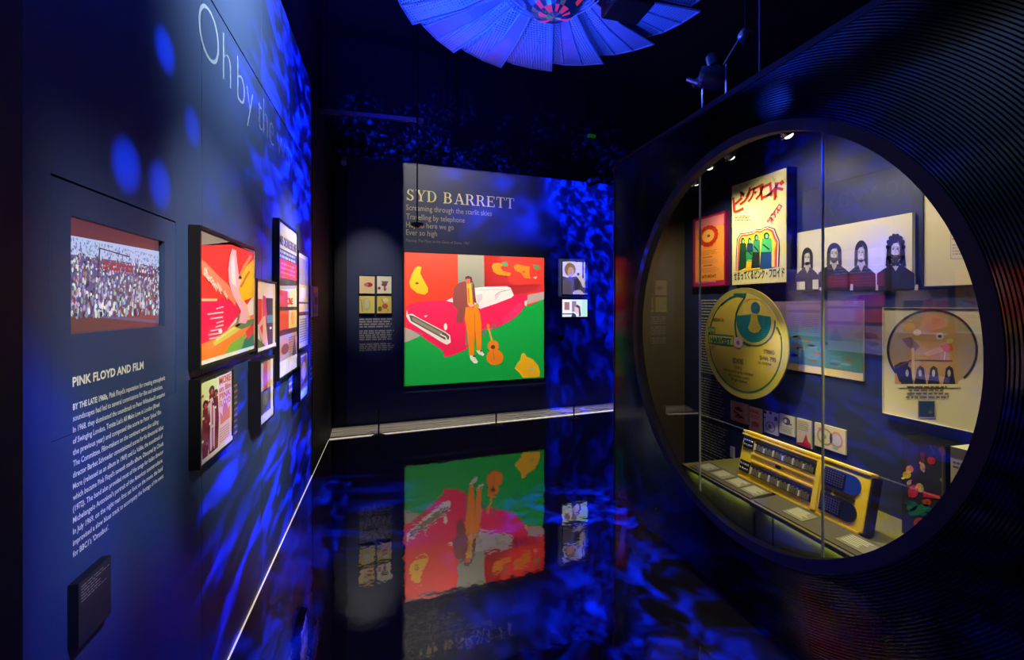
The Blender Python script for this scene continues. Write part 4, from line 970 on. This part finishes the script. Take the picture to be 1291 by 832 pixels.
# gold record board
def pg_(A):
    A.base((218, 206, 178)); A.z(1110, 370, 4.38)
    cx_, cy_ = 288, 312
    A.ell(cx_, cy_, 242, 218, (176, 150, 112), 1); A.arc(cx_, cy_, 252, 226, 14, (44, 36, 50), 3, 70, -215, 45)
    A.poly([(80, 500), (80, 380), (150, 350), (180, 160), (300, 110), (430, 190), (420, 380), (430, 500)], (190, 148, 92), 2)
    A.ell(300, 170, 60, 50, (206, 136, 104), 3); A.ell(160, 185, 34, 24, (214, 170, 70), 3); A.ell(205, 215, 22, 18, (236, 214, 170), 4); A.ell(330, 236, 24, 20, (200, 196, 190), 4); A.ell(330, 236, 10, 9, (70, 60, 70), 5)
    A.poly([(120, 250), (170, 240), (220, 290), (190, 320), (150, 290)], (130, 90, 80), 4); A.poly([(330, 290), (390, 270), (405, 310), (360, 325)], (214, 96, 40), 4); A.ell(385, 262, 18, 14, (206, 190, 60), 4)
    A.poly([(240, 330), (330, 290), (350, 320), (260, 350)], (212, 166, 110), 4); A.line([(180, 300), (185, 480)], 16, (216, 184, 150), 5); A.line([(90, 410), (170, 368), (400, 372)], 7, (110, 70, 44), 4); A.line([(360, 320), (355, 365)], 5, (226, 206, 190), 5)
    A.poly([(76, 400), (110, 380), (160, 372), (130, 500), (104, 484)], (44, 36, 50), 3)
    for x in (150, 222, 296, 382):
        A.poly([(x - 34, 500), (x - 24, 455), (x - 18, 412), (x, 398), (x + 20, 412), (x + 26, 455), (x + 34, 500)], (34, 32, 60), 5); A.ell(x, 440, 9, 20, (198, 186, 180), 6, 12)
    A.poly([(100, 500), (440, 500), (440, 520), (100, 520)], (218, 206, 178), 6)
    for k, (a, c_) in enumerate(((150, 375), (158, 360), (150, 385), (145, 380))): A.bars(a, 508 + 19 * k, c_, 522 + 19 * k, 1, 8, (90, 76, 66), 7, .02)
    A.rect_(208, 588, 308, 688, (170, 160, 156), 6); A.rect_(214, 594, 302, 682, (30, 52, 96), 7); A.ell(280, 655, 12, 10, (80, 90, 100), 8)
framed('record_poster', 'cream board with a large dark-ringed round picture and a small blue square', 'poster', KW, kr(1114, 1240, 388, 520, .03), .03, .002, pg_, 'posters in the round case', M_WHITE, True, M_PRINT)
# row of six small cards
CARDS = [(921, 942.5, 504.5, 528.5, 'orange card with dark scribbles, first of the row of six', 0), (944.5, 960, 512, 541, 'narrow orange ticket with red lettering in the row of six', 1),
         (963, 980, 517, 544, 'white star-topped badge in the row of six', 2), (982.5, 1001.5, 521, 545, 'white card with a blue emblem in the row of six', 3),
         (1004.5, 1022.5, 526.5, 560, 'tall pale ticket with a red figure in the row of six', 4), (1027, 1066, 532, 561, 'widest pale card with a pink and green drawing, last of six', 5)]
for x0, x1, yt, yb, lab, k in CARDS:
    r = kr(x0, x1, yt, yb, .012)
    def d(A, k=k):
        if k == 0:
            A.base((232, 158, 122)); A.poly([(.2, .35), (.5, .2), (.8, .4), (.5, .45)], (120, 40, 34), 1); A.line([(.2, .5), (.8, .75)], .08, (70, 30, 34), 1); A.ell(.5, .72, .2, .08, (90, 30, 34), 2); A.line([(.3, .8), (.75, .6)], .06, (200, 90, 60), 3)
        elif k == 1:
            A.base((238, 178, 148)); A.text("PINK", .1, .24, .03, (190, 70, 50), 1, .075, bold=.03); A.bars(.1, .3, .9, .48, 3, .03, (190, 90, 70), 1); A.ell(.5, .7, .3, .12, (220, 110, 80), 1); A.bars(.15, .62, .85, .9, 4, .02, (170, 70, 60), 2)
        elif k == 2:
            A.base((206, 204, 214)); A.arc(.5, .68, .36, .24, .08, (150, 120, 140), 1); A.ell(.45, .68, .12, .1, (120, 100, 130), 2); A.rect_(0, .0, .2, .14, (46, 54, 84), 2); A.rect_(.42, .0, .62, .1, (46, 54, 84), 2); A.rect_(.8, .16, 1, .34, (46, 54, 84), 2); A.rect_(0, .28, .12, .36, (46, 54, 84), 2)
        elif k == 3:
            A.base((206, 204, 224)); A.ell(.5, .3, .24, .2, (80, 70, 130), 1); A.ell(.42, .3, .1, .1, (210, 206, 226), 2); A.rect_(.65, .38, .85, .45, (80, 70, 130), 2); A.bars(.08, .56, .92, .92, 4, .03, (110, 100, 160), 1)
        elif k == 4:
            A.base((200, 186, 178)); A.bars(.1, .06, .9, .42, 5, .02, (110, 120, 100), 1); A.poly([(.3, 1), (.5, .75), (.66, .5), (.8, .75), (1, .85), (1, 1)], (196, 44, 40), 1); A.poly([(0, .92), (.5, .85), (1, .95), (1, 1), (0, 1)], (150, 30, 36), 2)
        else:
            A.base((206, 192, 190)); A.arc(.35, .5, .26, .36, .05, (150, 130, 120), 1); A.arc(.72, .5, .2, .34, .05, (206, 130, 150), 1); A.ell(.74, .5, .13, .24, (190, 180, 220), 2); A.ell(.55, .5, .04, .22, (60, 70, 60), 3); A.ell(.7, .82, .08, .06, (110, 190, 130), 3); A.ell(.33, .5, .08, .1, (150, 140, 110), 3); A.poly([(.1, .2), (.25, .15), (.2, .3)], (216, 110, 110), 2)
    framed('small_card', lab, 'card', KW, r, .012, 0, d, 'row of six small cards in the case', M_WHITE, False)
# text column
A = Art(KW, .0008, kr(884, 906, 377, 588, .0008)); A.m = A.f
for a, c_, n_, wd in ((0, .10, 6, .95), (.105, .44, 21, 1.), (.46, .70, 15, 1.35), (.72, .90, 11, 1.5), (.91, 1., 5, 1.2)): A.bars(0, a, wd, c_, n_, .0048, (206, 204, 190), 0, .25); A.cut()
A.writing('wall_text', 'tall column of small pale text on the case lining beside the round record', 'wall text', 'paragraph')
r = kr(921, 926, 562, 576, .006); m = MB(); m.obox(KW.o, KW.u, UP, KW.n, r[0], r[1], r[2], r[3], .0005, .012); o = bevel(m.build('wall_switch', M_WHITE), .003); o['label'] = 'small white upright switch on the case lining above the deck'; o['category'] = 'switch'
# tall dark picture and small print standing near the nearer end of the deck
def pdk(A):
    A.base((38, 36, 44)); A.z(1130, 540, 5.545)
    for (x, y, rx, ry, c_) in ((245, 225, 30, 26, (190, 36, 60)), (185, 200, 14, 40, (110, 40, 50)), (185, 270, 18, 30, (206, 150, 120)), (95, 285, 28, 24, (214, 130, 80)), (75, 325, 30, 26, (206, 190, 50)), (120, 440, 36, 46, (206, 44, 40)), (165, 415, 26, 34, (230, 150, 30)), (215, 520, 30, 28, (196, 60, 40)), (160, 570, 80, 34, (24, 110, 96)), (110, 545, 40, 34, (30, 96, 90)), (160, 660, 40, 36, (170, 66, 30)), (250, 620, 34, 20, (206, 200, 150)), (320, 160, 20, 36, (120, 60, 60)), (90, 380, 16, 18, (190, 150, 130)), (318, 360, 12, 14, (110, 140, 60))):
        A.ell(x, y, rx, ry, c_, 2, 12, rot=random.uniform(-40, 40))
        for q_ in range(3): A.ell(x + random.uniform(-rx, rx), y + random.uniform(-ry, ry), rx * .4, ry * .3, tuple(min(255, int(v * random.uniform(.7, 1.4))) for v in c_), 3, 9)
    A.poly([(190, 440), (310, 470), (300, 492), (190, 480)], (200, 30, 30), 3); A.line([(230, 110), (270, 180)], 8, (70, 70, 80), 2)
    A.m = A.f; A.rect_(.93, 0, .96, 1, (96, 86, 66), 4)
SX = .13
r = kr(1137, 1192, 549, 677, SX); r = (r[0], r[1], HD + .003, r[3])
t = framed('tall_picture', 'tall dark picture with red, yellow and teal figures standing on the deck', 'picture', KW, r, SX, 0, pdk, 'posters in the round case', M_MATT, False)
def psk(A):
    A.base((176, 162, 146)); A.rect_(0, 0, 1, .1, (90, 84, 90), 1); A.bars(.08, .12, .95, .2, 2, .018, (70, 64, 70), 1); A.text("LIVE", .1, .36, .05, (120, 110, 110), 1, .1); A.bars(.1, .4, .9, .5, 3, .012, (100, 92, 90), 1)
    A.ell(.38, .62, .24, .14, (50, 46, 52), 2); A.ell(.5, .62, .14, .10, (170, 176, 160), 3); A.ell(.4, .76, .16, .05, (170, 110, 84), 3); A.poly([(.2, .85), (.6, .8), (.9, 1), (.1, 1)], (120, 110, 104), 2)
r = kr(1198.5, 1240, 562.5, 640, SX); r = (r[0], r[1], HD + .003, r[3])
framed('small_poster', 'small grey printed sheet standing beside the tall dark picture', 'poster', KW, r, SX, 0, psk, 'posters in the round case', M_WHITE, False)

# ------------------------------------------------------------------ yellow double keyboard unit
yl, yr = 2.195, 1.475; W = yl - yr; HK = .245
t = thing('keyboard_unit', (1.97, (yl + yr) / 2, HD + .02), 'long yellow two-row keyboard unit propped up on the deck of the case', 'keyboard')
o0 = Vector((1.925, yl, HD + .021)); U = Vector((0, -1, 0)); V = Vector((.22, 0, 1)).normalized(); N = U.cross(V).normalized()
if N.x > 0: N = -N
def kb(a0, a1, v0, v1, n0, n1, m_=None):
    m = m_ or MB(); m.obox(o0, U, V, N, a0 * W, a1 * W, v0 * HK, v1 * HK, n0, n1); return m
bevel(kb(0, 1, 0, 1, -.04, 0).build('body', M_YEL, t), .006, 2)
m = MB(); kb(1.0015, 1.016, .0, .98, -.05, -.002, m); m.build('side_case', M_KEYB, t)
m = MB(); kb(.0, 1., 1.0, 1.035, -.038, .006, m); kb(.02, .98, -.03, .0, -.038, .006, m); m.build('edge_trim', M_YELD, t)
m = MB(); kb(.12, .66, .40, .435, .0005, .010, m); kb(.12, .66, .565, .60, .0005, .010, m); kb(-.004, .66, .93, .96, .0005, .008, m); m.build('raised_rib', M_YELD, t)
m = MB(); kb(.665, .70, .03, .97, .0005, .012, m); m.build('upright_trim', M_YELD, t)
for row, (v0, v1) in enumerate(((.66, .86), (.12, .33))):
    p = kb(.135, .655, v0, v1, .0005, .006).build('key_bed', M_KEYB, t); n_ = 30
    for k in range(n_):
        a = .14 + .51 * k / n_
        o = kb(a, a + .010, v0 + .02, v1 - .05 - .03 * (k % 2), .0062, .013).build('key', M_KEYG if k % 5 else M_WHITE, p)
    p = kb(.02, .118, v0 - .01, v1 + .03, .0005, .005).build('knob_plate', M_KEYB, t); ORG[p.name] = ORG[t.name].copy()
    for k in range(4):
        for j in range(2):
            m = MB(); c_ = o0 + U * W * (.032 + .024 * k) + V * HK * (v0 + .06 + .1 * j) + N * .0053; m.lathe(c_, N, [(0, .0065), (.008, .005), (.008, 0)], 10); m.build('knob', M_STEEL, p)
# round-ended plates with grilles on the nearer side
for row, (v0, v1) in enumerate(((.56, .90), (.08, .42))):
    n_ = 10; a0, a1 = .715, .90; cv, hv = (v0 + v1) / 2, (v1 - v0) / 2
    out = [(a0, v0), (a1, v0)] + [(a1 + .055 * math.cos(math.pi * (-.5 + k / n_)), cv + hv * math.sin(math.pi * (-.5 + k / n_))) for k in range(1, n_)] + [(a1, v1), (a0, v1)]
    m = MB(); q = len(out); vs = [o0 + U * W * a + V * HK * v + N * z for z in (.0006, .006) for a, v in out]
    m.add(vs, [tuple(range(q)), tuple(range(q, 2 * q))] + [(i, (i + 1) % q, q + (i + 1) % q, q + i) for i in range(q)])
    p = m.build('end_plate', M_BLUEP if row == 0 else M_DARKP, t); p['label'] = 'blue round-ended plate' if row == 0 else 'dark blue round-ended plate'
    m = kb(.72, .86, v0 + .03, v1 - .03, .0062, .009); pg2 = m.build('switch_field', M_KEYB, p)
    m = MB()
    for i in range(8):
        for j in range(6): kb(.727 + .0165 * i, .736 + .0165 * i, v0 + .05 + .043 * j, v0 + .075 + .043 * j, .0092, .0125, m)
    o = m.build('switches', M_STEEL, p)
m = kb(.715, .78, .455, .505, .0005, .006); m.build('name_plate', M_DARKP, t)
m = kb(.80, .93, .455, .505, .0005, .006); m.build('name_plate', M_KEYB, t)
m = kb(.345, .385, .48, .545, .0005, .005); m.build('badge', M_KEYB, t)
m = MB()
for s_ in (.2, .8): m.tube(o0 + U * W * s_ - N * .03 - V * .01, o0 + U * W * s_ - N * .04 - Vector((0, 0, .0205)), .008, 8)
m.build('foot', M_MATT, t)
m = MB(); a = o0 + U * W * .5 - N * .041 + V * HK * .7; m.tube(a, (a.x + .10, a.y, HD + .003), .006, 8); m.build('prop', M_MATT, t)

# ================================================================== FLOOR POSTS, HUNG FITTINGS
for (px, yb, yt, lab) in ((477.5, 550, 515, 'slim black floor post standing before the four small prints'), (625.5, 536, 519.5, 'slim black floor post standing before the middle of the painting'), (723.5, 528, 510.5, 'slim black floor post standing before the small lit screen')):
    zc = EYE * F / (yb - CY); q = ray_at_depth(px, yb, zc); h = (yb - yt) / F * zc
    t = thing('floor_post', (q.x, q.y, 0), lab, 'post', 'low barrier posts along the back wall')
    m = MB(); m.lathe((q.x, q.y, .0), (0, 0, 1), [(0, 0), (0, .085), (.006, .085), (.01, .075), (.012, .0)], 24); m.build('base', M_MATT, t)
    m = MB(); m.tube((q.x, q.y, .012), (q.x, q.y, h), .009, 12); m.build('rod', M_MATT, t)

# lighting track under the ceiling with its hangers, and the pendant rod
pa_, pb_ = ray_at_z(398, 142, 3.35), ray_at_z(534, 155, 3.35)
t = thing('lighting_track', (pa_ + pb_) / 2, 'thin dark metal track hanging below the ceiling near the back wall', 'track')
d_ = (pb_ - pa_).normalized(); m = MB(); m.obox(pa_, d_, d_.cross(UP).normalized(), UP, 0, (pb_ - pa_).length, -.02, .02, 0, .04); m.build('rail', mat('grey_metal_rail', (130, 130, 150), .4, metal=.3), t)
m = MB()
for k in (.1, .9):
    q = pa_.lerp(pb_, k); m.tube((q.x, q.y, 3.39), (q.x, q.y, 4.7), .005, 8)
m.build('hanger', M_MATT, t)
q = ray_at_depth(526, 283, 4.55); top = 3.35
t = thing('pendant_lamp', q, 'small flat black pendant lamp on a long thin rod before the serif title', 'lamp')
m = MB(); m.tube((q.x, q.y, q.z + .02), (q.x, q.y, 4.7), .0075, 8); m.build('rod', M_MATT, t)
m = MB(); m.lathe((q.x, q.y, q.z - .012), (0, 0, 1), [(0, 0), (0, .058), (.006, .064), (.022, .064), (.03, .03), (.034, 0)], 24); m.build('shade', M_MATT, t)
m = MB(); m.lathe((q.x, q.y, q.z - .03), (0, 0, 1), [(0, 0), (0, .022), (.017, .03)], 16); m.build('socket', M_RED, t)
q = BW.at(433, 206, .0); c_ = BW.pt(q[0], q[1], .0)
t = thing('security_camera', c_, 'small grey security camera high on the back wall beside the dark panel', 'camera')
m = MB(); m.lathe(BW.pt(q[0], q[1] + .06, .001), BW.n, [(0, 0), (0, .04), (.02, .04), (.025, 0)], 16); m.build('wall_plate', M_STEEL, t)
m = MB(); m.tube(BW.pt(q[0], q[1] + .06, .02), BW.pt(q[0], q[1] + .02, .09), .012, 8); m.build('bracket', M_STEEL, t)
m = MB(); m.tube(BW.pt(q[0], q[1] + .04, .06), BW.pt(q[0], q[1] - .05, .19), .034, 14); m.build('body', M_WHITE, t)
q = BW.at(744, 230, .0)
t = thing('spotlight', BW.pt(q[0], q[1], 0), 'small blue-lit spotlight at the top edge of the back wall', 'spotlight')
m = MB(); m.tube(BW.pt(q[0], q[1] + .03, .001), BW.pt(q[0], q[1] + .03, .06), .015, 8); m.build('bracket', M_STEEL, t)
m = MB(); m.tube(BW.pt(q[0] - .08, q[1] - .01, .09), BW.pt(q[0] + .08, q[1] + .05, .09), .032, 14); m.build('head', M_STEEL, t)
q = BW.at(745, 172, -.03)
m = MB(); m.obox(BW.o, BW.u, UP, BW.n, q[0] - .06, q[0] + .06, q[1] - .02, q[1] + .02, -.029, .01); o = m.build('exit_light', M_GREEN); o['label'] = 'dim green light glowing high above the back wall'; o['category'] = 'light'

# moving-head projector standing on the case top, cable beside it
p0 = ray_at_x(905, 105, 1.84); p0.z = HC + .031
t = thing('moving_head_light', (p0.x, p0.y, p0.z), 'moving-head stage light with a bracket standing on top of the case', 'stage light')
M_CAST = mat('dark_cast_metal', (64, 62, 70), .35, metal=.4)
x, y, z = p0
m = MB(); m.box(x - .09, x + .09, y - .11, y + .11, z, z + .05); bevel(m.build('base', M_CAST, t), .01, 2)
m = MB(); m.tube((x, y, z + .05), (x, y, z + .075), .045, 16); m.build('turntable', M_CAST, t)
m = MB()
for s_ in (-1, 1): m.obox(Vector((x, y, z)), Vector((1, 0, 0)), Vector((0, 1, 0)), UP, -.03, .03, s_ * .10 - .012, s_ * .10 + .012, .075, .25)
m.box(x - .03, x + .03, y - .112, y + .112, z + .07, z + .09); bevel(m.build('yoke', M_CAST, t), .006)
hc = Vector((x, y, z + .22)); hd = Vector((-.75, .55, .25)).normalized()
m = MB(); m.lathe(hc - hd * .10, hd, [(0, 0), (0, .05), (.02, .068), (.12, .072), (.17, .058), (.2, .055), (.2, .045), (.19, 0)], 20); m.build('head', M_CAST, t)
m = MB(); m.tube(hc + Vector((0, -.05, .05)), hc + Vector((.02, -.14, .14)), .008, 8); m.tube(hc + Vector((-.05, .05, -.03)), hc + Vector((-.11, .13, .04)), .012, 8); m.build('lever', M_STEEL, t)
m = MB(); m.tube(hc + Vector((-.02, .0, .06)), hc + Vector((-.02, .02, .13)), .04, 12); m.tube(hc + Vector((-.02, .09, .03)), hc + Vector((-.05, .15, .02)), .03, 10); m.build('ballast', M_CAST, t)
p1 = ray_at_x(958, 80, 1.74)
m = MB(); m.tube((p1.x, p1.y, HC + .031), (p1.x, p1.y, 4.7), .006, 8); o = m.build('hanging_cable', M_STEEL); o['label'] = 'thin upright cable running from the case top to the ceiling'; o['category'] = 'cable'
p2 = ray_at_x(940, 44, 1.9)
t = thing('spotlight', p2, 'small dim spotlight hanging in the dark above the case', 'spotlight')
m = MB(); m.tube((p2.x, p2.y, p2.z + .03), (p2.x, p2.y, 4.7), .005, 8); m.build('stem', M_MATT, t)
m = MB(); m.lathe(p2 + Vector((.03, .03, .04)), (-.5, -.5, -.7), [(0, 0), (0, .03), (.06, .04), (.08, .04), (.078, .0)], 16); m.build('head', M_STEEL, t)

# ------------------------------------------------------------------ the great petal lamp
LC = Vector((.94, 2.545, 3.40))
t = thing('petal_lamp', LC, 'huge round ceiling fixture of overlapping perforated petals in blue light', 'lamp')
NP = 15
def petal():
    A0, A1 = 0., math.radians(27.0); rad = [.30, .62, .965]
    def P(k, f):   # k ring, f 0..1 across
        a = A0 + (A1 - A0) * f; r = rad[k] + (.03 * (1 - f) if k == 2 else 0)
        z = .055 * f + (.0 if k else .05) - .0 * k + (.02 * math.sin(f * 9) if k else 0)
        return Vector((r * math.cos(a), r * math.sin(a), z))
    return P
P = petal(); FS = [0, .36, .68, 1.0]
def mk(name, mb, m, parent, org=(0, 0, 0)):
    me = bpy.data.meshes.new(name); me.from_pydata(mb.v, [], mb.f); me.materials.append(m)
    o = bpy.data.objects.new(name, me); link(o, parent); return o
pr_me = []
def sheet(f0, f1, m):
    mb = MB(); th_ = Vector((0, 0, .006)); vs = [P(k, f) for k in (0, 1, 2) for f in (f0, f1)]
    mb.add(vs + [v + th_ for v in vs], [(0, 1, 3, 2), (2, 3, 5, 4), (6, 8, 9, 7), (8, 10, 11, 9), (0, 2, 8, 6), (2, 4, 10, 8), (1, 7, 9, 3), (3, 9, 11, 5), (4, 5, 11, 10), (0, 6, 7, 1)])
    me = bpy.data.meshes.new('petal_sheet'); me.from_pydata(mb.v, [], mb.f); me.materials.append(m); return me
plate_me = {0: sheet(0, .36, M_PETAL), 1: sheet(.36, .68, M_PERF), 2: sheet(.68, 1, M_PERF), 3: sheet(0, .36, M_PERF), 4: sheet(.36, .68, M_PETAL)}
fm = MB()
for f in FS:
    fm.tube(P(0, f) - Vector((0, 0, .004)), P(1, f) - Vector((0, 0, .004)), .0055, 6); fm.tube(P(1, f) - Vector((0, 0, .004)), P(2, f) - Vector((0, 0, .004)), .0055, 6)
for k in (0, 2):
    for a, c_ in zip(FS, FS[1:]): fm.tube(P(k, a), P(k, c_), .0065, 6)
frame_me = bpy.data.meshes.new('petal_frame'); frame_me.from_pydata(fm.v, [], fm.f); frame_me.materials.append(M_PETRIM)
def add_me(name, me, parent, rot):
    o = bpy.data.objects.new(name, me); COL.objects.link(o); o.parent = parent; o.rotation_euler = (0, 0, rot); return o
for k in range(NP):
    rot = math.radians(-1 + 24 * k)
    keys = (0, 1, 2) if k % 3 == 1 else ((3, 4, 2) if k % 3 == 2 else (3, 1, 2))
    p = add_me('petal', plate_me[keys[0]], t, rot)
    add_me('petal_sheet', plate_me[keys[1]], p, 0); add_me('petal_sheet', plate_me[keys[2]], p, 0); add_me('petal_frame', frame_me, p, 0)
ORG['petal_lamp'] = LC.copy()
m = MB(); m.tube(LC + Vector((0, 0, .05)), (LC.x, LC.y, 4.7), .03, 16); m.build('stem', M_STEEL, t)
m = MB(); m.lathe(LC + Vector((0, 0, .06)), (0, 0, -1), [(-.03, .0), (-.03, .31), (.03, .315), (.04, .29), (.05, .25), (.05, 0)], 40); m.build('hub', M_PETRIM, t)
for k in range(4):
    m = MB(); r_ = .25 + .02 * k; n_ = 48; z = LC.z + .005 - .006 * k
    for i in range(n_):
        a, c_ = 2 * math.pi * i / n_, 2 * math.pi * (i + 1) / n_
        m.tube((LC.x + r_ * math.cos(a), LC.y + r_ * math.sin(a), z), (LC.x + r_ * math.cos(c_), LC.y + r_ * math.sin(c_), z), .004, 5)
    m.build('hub_ring', M_PETRIM, t)
dome = MB(); pink = MB(); R_ = .215; nu, nv = 24, 7
for j in range(nv):
    for i in range(nu):
        q = []
        for (jj, ii) in ((j, i), (j, i + 1), (j + 1, i + 1), (j + 1, i)):
            ph, a = math.radians(90 * jj / nv), 2 * math.pi * ii / nu
            q.append(LC + Vector((R_ * math.cos(ph) * math.cos(a), R_ * math.cos(ph) * math.sin(a), .0 - R_ * math.sin(ph) * .9)))
        if random.random() < .2 and j < nv - 1: pink = MB(); pink.add(q, [(3, 2, 1, 0)]); pink.build('coloured_facet', M_PINK, t)
        else: dome.add(q, [(3, 2, 1, 0)] if j < nv - 1 else [(3, 1, 0)])
dome.build('mirror_dome', M_MIR, t)
# black box hanging just under the petals
q = ray_at_z(791, 4, 3.22)
t = thing('projector_box', q, 'black projector box hung just below the petals of the ceiling lamp', 'projector')
m = MB(); m.box(q.x - .12, q.x + .12, q.y - .10, q.y + .10, q.z - .05, q.z + .08); bevel(m.build('housing', M_MATT, t), .012, 2)
m = MB(); m.tube((q.x - .12, q.y - .03, q.z), (q.x - .135, q.y - .03, q.z), .035, 16); m.build('lens', M_CHROME, t)
m = MB(); m.tube((q.x, q.y, q.z + .08), (q.x, q.y, 4.7), .012, 8); m.build('hanger', M_MATT, t)
